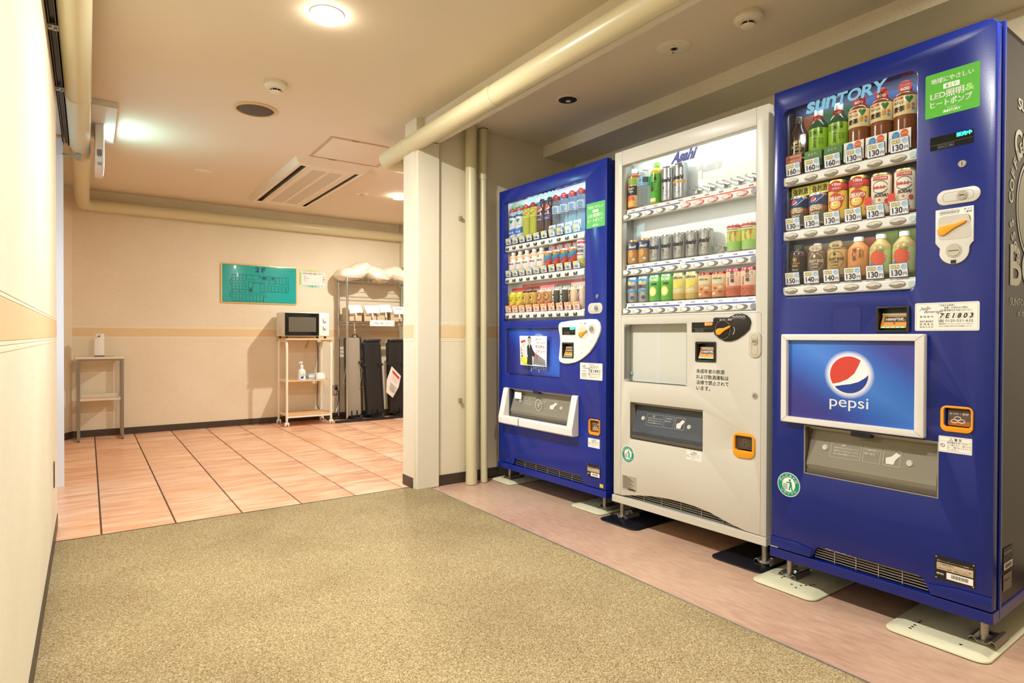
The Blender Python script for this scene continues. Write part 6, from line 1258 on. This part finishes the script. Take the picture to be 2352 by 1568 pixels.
b = MB(); b.text('ワット切替', 2.010, 1.135, y0 - .0106, GREY, w=.03, h=.006); b.text('タイマー', 2.012, 1.048, y0 - .0106, GREY, w=.026, h=.005)
for z in (1.088, 1.012):
    for a in range(-120, 121, 30): b.rect(2.026 + .031 * math.sin(R(a)) - .001, 2.026 + .031 * math.sin(R(a)) + .001, z + .031 * math.cos(R(a)) - .001, z + .031 * math.cos(R(a)) + .001, y0 - .0106, INKB)
for k in range(3): b.text('あたため 500W', 1.998, .962 - .011 * k, y0 - .0106, GREY, w=.05, h=.005)
b.build('lettering', o)
b = MB()
for i in range(8):
    for j in range(10): b.disc((x0, y0 + .10 + .02 * i * .9, z0 + .022 + .0095 * j), (-1, 0, 0), .0018, .0004, GREY, 6)
g = b.build('vent_holes', o); g['kind'] = 'stuff'
for xx in (x0 + .03, x1 - .03):
    for yy in (y0 + .03, y1 - .03): MB().disc((xx, yy, .894), (0, 0, 1), .012, .021, M_DARK, 12).build('foot', o)
o = tag(MB().tube([(1.90, 6.40, .890), (1.885, 6.37, .868), (1.86, 6.36, .83), (1.845, 6.36, .80), (1.848, 6.36, .792), (1.858, 6.36, .80), (1.868, 6.36, .84)], .0035, C('#9a8c2c'), 6).build('cord_loop'), 'olive cord loop hanging below the microwave board', 'cord')
MB().tube([(1.868, 6.362, .84), (1.862, 6.36, .79), (1.872, 6.358, .785), (1.885, 6.36, .86)], .0035, C('#b0a03c'), 6).build('strand', o)
# soap bottle, napkin sheet and tissue packs on the middle board
o = tag(MB().box(1.765, 1.90, 6.29, 6.42, .4655, .4668, C('#cfe0ec', .6)).build('paper_sheet'), 'pale blue sheet under the pump bottle on the trolley', 'paper')
o = empty('pump_bottle', (1.816, 6.37, .467)); tag(o, 'white pump bottle with blue printed label on the trolley shelf', 'bottle')
MB().lathe(0, 0, [(.036, 0, M_WHITE), (.040, .004, M_WHITE), (.040, .078, M_WHITE), (.036, .092, M_WHITE), (.022, .108, M_WHITE), (.014, .113, M_WHITE), (.014, .118, M_WHITE)], 24).build('body', o)
b = MB().lathe(0, 0, [(.0165, .118, M_WHITE), (.0165, .137, M_WHITE), (.013, .148, M_WHITE), (.006, .151, M_WHITE), (.006, .172, M_WHITE)], 20); b.box(-.026, .010, -.007, .007, .172, .184, M_WHITE); b.box(-.030, -.022, -.005, .005, .164, .176, M_WHITE); b.build('pump_head', o, bevel=.002)
g = graphics([('e', '#2c3c9c', -.006, .022, .014, .012), ('r', '#2c3c9c', .004, .030, .012, .012), ('t', '#4a5488', '泡ソープ', .012, .066, .032, .008), ('t', '#4a5488', '薬用', .014, .048, .022, .008), ('e', '#30304a', -.016, .048, .003, .003), ('e', '#30304a', .000, .050, .003, .003)], .040); g.build('label_print', o)
def pack(name, x, y, z, sx, sy, sz, rz, mm, label, cat):
    b = MB(Matrix.Translation((x, y, z)) @ Matrix.Rotation(rz, 4, 'Z')); V = []; n = 6
    for k in range(n + 1):
        t = k / n; q = 1 - .25 * (2 * t - 1) ** 4
        V += [(-sx / 2 + sx * t, -sy / 2 * q, 0), (-sx / 2 + sx * t, sy / 2 * q, 0), (-sx / 2 + sx * t, sy / 2 * q * .9, sz * (1 - .3 * (2 * t - 1) ** 4)), (-sx / 2 + sx * t, -sy / 2 * q * .9, sz * (1 - .3 * (2 * t - 1) ** 4 + .05 * (k % 2)))]
    F = [(0, 1, 2, 3), (4 * n + 3, 4 * n + 2, 4 * n + 1, 4 * n)]
    for k in range(n):
        for i in range(4): j = (i + 1) % 4; F.append((4 * k + j, 4 * k + i, 4 * k + 4 + i, 4 * k + 4 + j))
    b.add(V, [tuple(reversed(f)) for f in F], mm); return tag(b.build(name, bevel=.004), label, cat)
q = pack('tissue_pack', 1.925, 6.40, .4655, .10, .09, .058, .25, C('#aab4b6', .4), 'grey printed tissue pack on the trolley shelf', 'tissue pack'); MB().box(1.885, 1.935, 6.352, 6.3535, .49, .508, C('#e8ecec')).build('label_print', q)
pack('tissue_pack', 2.005, 6.37, .4655, .09, .11, .066, -.1, C('#f2f2f2', .3), 'white plastic wrapped tissue pack beside the grey one', 'tissue pack')
# ---- chrome wire rack
o = empty('wire_rack', (0, 0, 0)); tag(o, 'chrome wire shelving rack against the far wall', 'rack')
rx0, rx1, ry0, ry1 = 2.288, 3.050, 6.335, 6.605
for x in (rx0, rx1):
    for yy in (ry0, ry1):
        MB().disc((x, yy, .02), (0, 0, 1), .0127, 1.575, M_CHROME, 14).build('post', o); MB().disc((x, yy, 0), (0, 0, 1), .016, .02, M_DARK, 14).build('foot', o)
for z in (1.545, 1.075):
    s_ = MB()
    for zz in (z, z - .032):
        s_.tube([(rx0, ry0, zz), (rx1, ry0, zz)], .0035, M_CHROME, 6); s_.tube([(rx0, ry1, zz), (rx1, ry1, zz)], .0035, M_CHROME, 6); s_.tube([(rx0, ry0, zz), (rx0, ry1, zz)], .0035, M_CHROME, 6); s_.tube([(rx1, ry0, zz), (rx1, ry1, zz)], .0035, M_CHROME, 6)
    for yy in (ry0, ry1):
        n = 12; s_.tube([(rx0 + (rx1 - rx0) * k / (2 * n), yy, z if k % 2 else z - .032) for k in range(2 * n + 1)], .002, M_CHROME, 5)
    for x in (rx0, rx1): s_.tube([(x, ry0 + (ry1 - ry0) * k / 8, z if k % 2 else z - .032) for k in range(9)], .002, M_CHROME, 5)
    so = s_.build('shelf_frame', o)
    w_ = MB()
    for k in range(1, 30): xx = rx0 + (rx1 - rx0) * k / 30; w_.tube([(xx, ry0, z), (xx, ry1, z)], .0016, M_CHROME, 5)
    for yy in (ry0 + .09, ry0 + .18): w_.tube([(rx0, yy, z - .006), (rx1, yy, z - .006)], .003, M_CHROME, 6)
    g = w_.build('shelf_wire', so); g['kind'] = 'stuff'
    for x in (rx0, rx1):
        for yy in (ry0, ry1): MB().lathe(x, yy, [(.017, z - .034, M_STEEL), (.015, z + .004, M_STEEL)], 14).build('collar', so)
# pillows: soft superellipsoid cushions
def pillow(loc, size, rot, label, grp='pillows on the wire rack', seed=1):
    rnd = random.Random(seed); ph = [rnd.random() * 6 for _ in range(6)]; nu, nv = 40, 28; V = []; F = []
    for j in range(nv + 1):
        for i in range(nu):
            a = 2 * math.pi * i / nu; p = -math.pi / 2 + math.pi * j / nv
            cx = math.copysign(abs(math.cos(a)) ** .55, math.cos(a)); sy = math.copysign(abs(math.sin(a)) ** .55, math.sin(a))
            rr_ = abs(math.cos(p)) ** .7; u, v = cx * rr_, sy * rr_
            th = (max(0, 1 - abs(u) ** 2.4) * max(0, 1 - abs(v) ** 2.4)) ** .45 + .05
            w = math.copysign(min(1, abs(math.sin(p)) * 1.35), math.sin(p)) * th
            wr = 1 + .05 * math.sin(5 * u + ph[0]) * math.sin(4 * v + ph[1]) + .03 * math.sin(11 * u * v + ph[2])
            V.append((u * size[0] / 2, v * size[1] / 2, w * wr * size[2] / 2))
    for j in range(nv):
        for i in range(nu): k = (i + 1) % nu; F.append((j * nu + i, j * nu + k, (j + 1) * nu + k, (j + 1) * nu + i))
    ob = MB().add(V, F, M_PILLOW).build('pillow', loc=loc, rot=rot, smooth=70); return tag(ob, label, 'pillow', grp)
pillow((2.37, 6.46, 1.603), (.34, .30, .14), (R(4), R(-10), R(8)), 'leftmost cream pillow drooping over the end of the rack', seed=1)
pillow((2.46, 6.50, 1.655), (.30, .28, .13), (R(10), R(-28), R(-6)), 'cream pillow leaning up on the leftmost pillow', seed=2)
pillow((2.66, 6.44, 1.612), (.26, .28, .15), (R(25), R(6), R(30)), 'creased pillow in the middle of the rack top', seed=3)
pillow((2.83, 6.50, 1.635), (.32, .26, .13), (R(8), R(-24), R(0)), 'cream pillow with raised right corner on the rack top', seed=4)
pillow((2.97, 6.42, 1.605), (.24, .28, .14), (R(6), R(4), R(20)), 'rightmost whiter pillow partly hidden by the column', seed=5)
# card boxes and price cards on the second shelf
KB = mat('kraft_box', '#c9b697', .7)
for k, (x, w) in enumerate(((2.39, .15), (2.56, .15), (2.70, .13), (2.87, .15))):
    b = MB(); d0, d1 = 6.36, 6.57; z0 = 1.079; hgt = .11; t = .004
    b.box(x - w / 2, x + w / 2, d0, d1, z0, z0 + t, KB); b.box(x - w / 2, x - w / 2 + t, d0, d1, z0, z0 + hgt + .04 * (k == 0), KB); b.box(x + w / 2 - t, x + w / 2, d0, d1, z0, z0 + hgt, KB); b.box(x - w / 2, x + w / 2, d0, d0 + t, z0, z0 + .075, KB); b.box(x - w / 2, x + w / 2, d1 - t, d1, z0, z0 + hgt + .03, KB)
    tag(b.build('card_box'), '%s kraft box from the left on the rack shelf' % ORD[k], 'box', 'kraft boxes on the rack shelf')
tx_ = [('バスローブ', 'bathrobe'), ('スリッパ', 'slippers'), ('コットン', 'cotton'), ('綿棒', 'swab'), ('くし', 'comb')]
for k, (x, z, w, rt2) in enumerate(((2.380, 1.170, .145, -4), (2.570, 1.172, .155, -2), (2.725, 1.185, .14, -3), (2.890, 1.168, .145, -1), (3.005, 1.20, .12, 3))):
    q = MB().plate([(-w / 2 + .012, 0), (w / 2 + .012, 0), (w / 2 - .010, .085), (-w / 2 - .010, .085)], -.001, 0, C('#f6f5f0', .6)); q = q.build('name_card', loc=(x, 6.325, z), rot=(R(-8), R(rt2), 0))
    tag(q, '%s white handwritten card from the left clipped to the rack shelf' % ORD[k], 'card', 'clipped cards on the rack')
    b = MB(); b.text(tx_[k][0], -w * .32, .050, -.0016, C('#5a6a6a'), w=w * .6, h=.014); b.text(tx_[k][1], -w * .25, .026, -.0016, C('#9a9a98'), w=w * .45, h=.009); b.build('lettering', q)
    c = MB().box(-.008, .008, -.004, .004, -.055, -.004, C('#e6ddd4', .2)); c.disc((0, -.004, -.028), (0, -1, 0), .008, .006, C('#f0eae2', .2), 14); c.build('clip', q, bevel=.001)
q = MB().plate(rr(2.537, 2.829, 1.030, 1.096, .001), 0, .001, C('#f4f3ec', .6)).build('shelf_banner', loc=(0, 6.318, 0)); tag(q, 'long white sign with flower corners hanging from the rack shelf', 'sign')
b = MB(); b.text('ご自由にお使いください', 2.572, 1.050, -.0006, C('#c0847c'), w=.22, h=.022, bold=.01)
for x in (2.55, 2.815):
    for z in (1.042, 1.084): b.flat(ell(x, z, .006, .005, 8), -.0006, C('#5a9c74')); b.flat(ell(x + .012, z, .004, .004, 8), -.0006, C('#8cb87c'))
b.build('lettering', q)
# ---- trouser presses
M_PB = mat('press_black', '#1e1e20', .4, spec=.5, bump=.1, bscale=300); M_PG = mat('press_grey', '#978f80', .6, bump=.15, bscale=400)
def press(x, y, w, h, lean, face, label, yaw, cap=True, foot=(-.20, .21)):
    o = empty('trouser_press', (x, y, 0), R(yaw)); tag(o, label, 'trouser press', 'trouser presses under the rack'); L = Matrix.Translation((0, 0, .05)) @ Matrix.Rotation(R(lean), 4, 'Y')
    MB(L).plate(rr(-w / 2, w / 2, 0, h, .018), -.028, -.010, face).build('front_board', o, bevel=.004)
    MB(L).plate(rr(-w / 2 - .006, w / 2 + .006, -.005, h + .004, .022), -.008, .030, M_PB).build('back_board', o, bevel=.004)
    MB(L).tube([(w / 2 + .018, .0, .02), (w / 2 + .018, .0, h - .03), (w / 2 + .012, .01, h + .004)], .013, M_PB, 12).build('side_rail', o)
    if cap: MB(L).box(-w / 2 + .03, w / 2 + .035, -.015, .075, h + .002, h + .030, M_PB).build('tray', o, bevel=.010)
    else: MB(L).tube([(0, 0, h), (.01, 0, h + .03), (.05, 0, h + .035), (.07, 0, h + .005)], .006, M_PB, 8).build('cord_hook', o)
    for z in (h * .68,): 
        c = MB(L); c.disc((w / 2 - .006, -.03, z), (0, -1, 0), .016, .014, M_PB, 16); c.box(w / 2 - .008, w / 2 + .035, -.036, -.012, z - .012, z + .014, M_PB); c.build('clamp_knob', o, bevel=.003)
    MB(L).disc((-w / 2 - .006, -.02, h * .70), (-.3, -1, 0), .013, .02, M_PB, 14).build('knob', o)
    for xx in (-.03, .03): MB(L).tube([(xx, -.035, .055), (xx, -.04, .02), (xx, -.035, -.015)], .007, M_PB, 8).build('hook', o)
    for yy in (-.15, .13): MB().box(foot[0], foot[1], yy - .022, yy + .022, 0, .024, M_PB).build('base_foot', o, bevel=.008)
    MB().box(-.02, .05, -.15, .13, .012, .034, M_PB).build('base_bar', o, bevel=.006); MB().disc((w / 2 - .01, -.06, .02), (0, 0, 1), .026, .035, M_PB, 16, .016).build('pivot', o)
    return o
p = press(2.385, 6.41, .155, .85, -1.2, M_PG, 'grey faced trouser press behind the front rack post', 0, False, (-.25, .08))
MB().tube([(.10, -.04, .64), (.065, -.045, .655), (.055, -.045, .60), (.078, -.045, .55), (.070, -.045, .45), (.052, -.045, .36), (.085, -.045, .36)], .0028, M_CHROME, 6).build('wire_hanger', p); MB().tube([(-.09, -.03, .60), (-.125, -.035, .40), (-.12, -.035, .36), (-.10, -.035, .42)], .0028, M_CHROME, 6).build('wire_hanger', p)
press(2.625, 6.40, .175, .80, -3.5, M_PB, 'black trouser press standing in the middle of three', 0, True, (-.26, .16))
press(2.90, 6.42, .175, .80, -2, M_PB, 'black trouser press half hidden behind the column edge', 0, True, (-.1, .2))
q = MB().add([(2.803, 6.335, .580), (2.910, 6.325, .467), (2.885, 6.33, .34), (2.816, 6.335, .224), (2.739, 6.34, .289), (2.745, 6.335, .43)], [(5, 4, 3, 2), (5, 2, 1, 0)], C('#e4e0da', .6)); q.add([(2.803, 6.336, .580), (2.910, 6.326, .467), (2.885, 6.331, .34), (2.816, 6.336, .224), (2.739, 6.341, .289), (2.745, 6.336, .43)], [(2, 3, 4, 5), (0, 1, 2, 5)], C('#e4e0da', .6))
q = tag(q.build('hanging_leaflet'), 'white leaflet with red heading hanging beside the middle press', 'leaflet')
b = MB(); LP = lambda a, t_: (2.803 + .107 * a - .060 * t_, .580 - .113 * a - .291 * t_)
def lq(a0, a1, t0, t1, c):
    P = [LP(a0, t1), LP(a1, t1), LP(a1, t0), LP(a0, t0)]; b.add([(p[0], 6.335 - (p[0] - 2.74) * .06 - .006, p[1]) for p in P], [(0, 1, 2, 3)], c)
lq(.12, .86, .10, .18, C('#cc3a34'))
for k in range(3): lq(.2, .8, .26 + .06 * k, .27 + .06 * k, C('#d89a94'))
for k in range(4): lq(.15, .85 - .2 * (k % 2), .56 + .07 * k, .58 + .07 * k, C('#6a6a68'))
b.build('lettering', q)
q = MB().add([(2.48, 6.52, .53), (2.56, 6.52, .62), (2.60, 6.52, .40), (2.55, 6.52, .37)], [(3, 2, 1, 0)], C('#e0d4c8', .6)).build('paper_tag'); tag(q, 'small white paper tag between the grey and black presses', 'leaflet')
# ---- dispenser stand at left
o = empty('side_stand', (0, 0, 0)); tag(o, 'tall narrow grey legged stand at the left of the far wall', 'stand')
M_LEG = mat('taupe_metal', '#8a8474', .4, metal=.3)
xa, xb, ya, yb = -.078, .262, 6.36, 6.60
MB().box(xa - .010, xb + .004, ya - .004, yb + .01, .712, .732, mat('stand_top', '#e2d3c2', .4)).build('top_board', o, bevel=.002)
MB().box(xa + .02, xb - .022, ya + .006, yb, .350, .366, MATS['stand_top']).build('shelf_board', o, bevel=.001); MB().box(xa + .02, xb - .022, yb - .012, yb, .366, .392, MATS['stand_top']).build('shelf_back', o)
for x in (xa, xb - .022):
    for yy in (ya, yb - .022): MB().box(x, x + .022, yy, yy + .022, .008, .712, M_LEG).build('leg', o, bevel=.0015); MB().box(x + .002, x + .020, yy + .002, yy + .020, 0, .008, M_BLACK).build('foot', o)
    MB().box(x + .003, x + .019, ya + .022, yb - .022, .694, .712, M_LEG).build('rail', o); MB().box(x + .003, x + .019, ya + .022, yb - .022, .02, .038, M_LEG).build('rail', o)
MB().box(xa + .022, xb - .022, ya + .002, ya + .018, .696, .712, M_LEG).build('rail', o)
o = empty('sanitizer_dispenser', (.083, 6.45, .733)); tag(o, 'slim white sanitizer dispenser on the tall stand', 'dispenser')
MB().plate(rr(-.036, .036, .006, .200, .006), -.03, .05, M_WHITE).build('body', o, bevel=.004)
MB().box(-.037, .037, -.032, .05, 0, .007, M_BLACK).build('base', o)
MB().plate([(-.030, .152), (.014, .176), (.014, .196), (-.002, .196), (-.014, .182)], -.0315, -.030, C('#d6cfc2')).build('nozzle_recess', o); MB().disc((-.002, -.031, .176), (0, -1, 0), .006, .002, M_BLACK, 14).build('sensor', o)
MB().box(-.036, -.022, -.031, -.03, .16, .20, C('#c9cdbf')).build('side_window', o)
tag(MB().box(.12, .20, 6.40, 6.50, .7325, .7345, C('#a09688', .6)).build('drip_mat'), 'small grey mat beside the dispenser', 'mat')
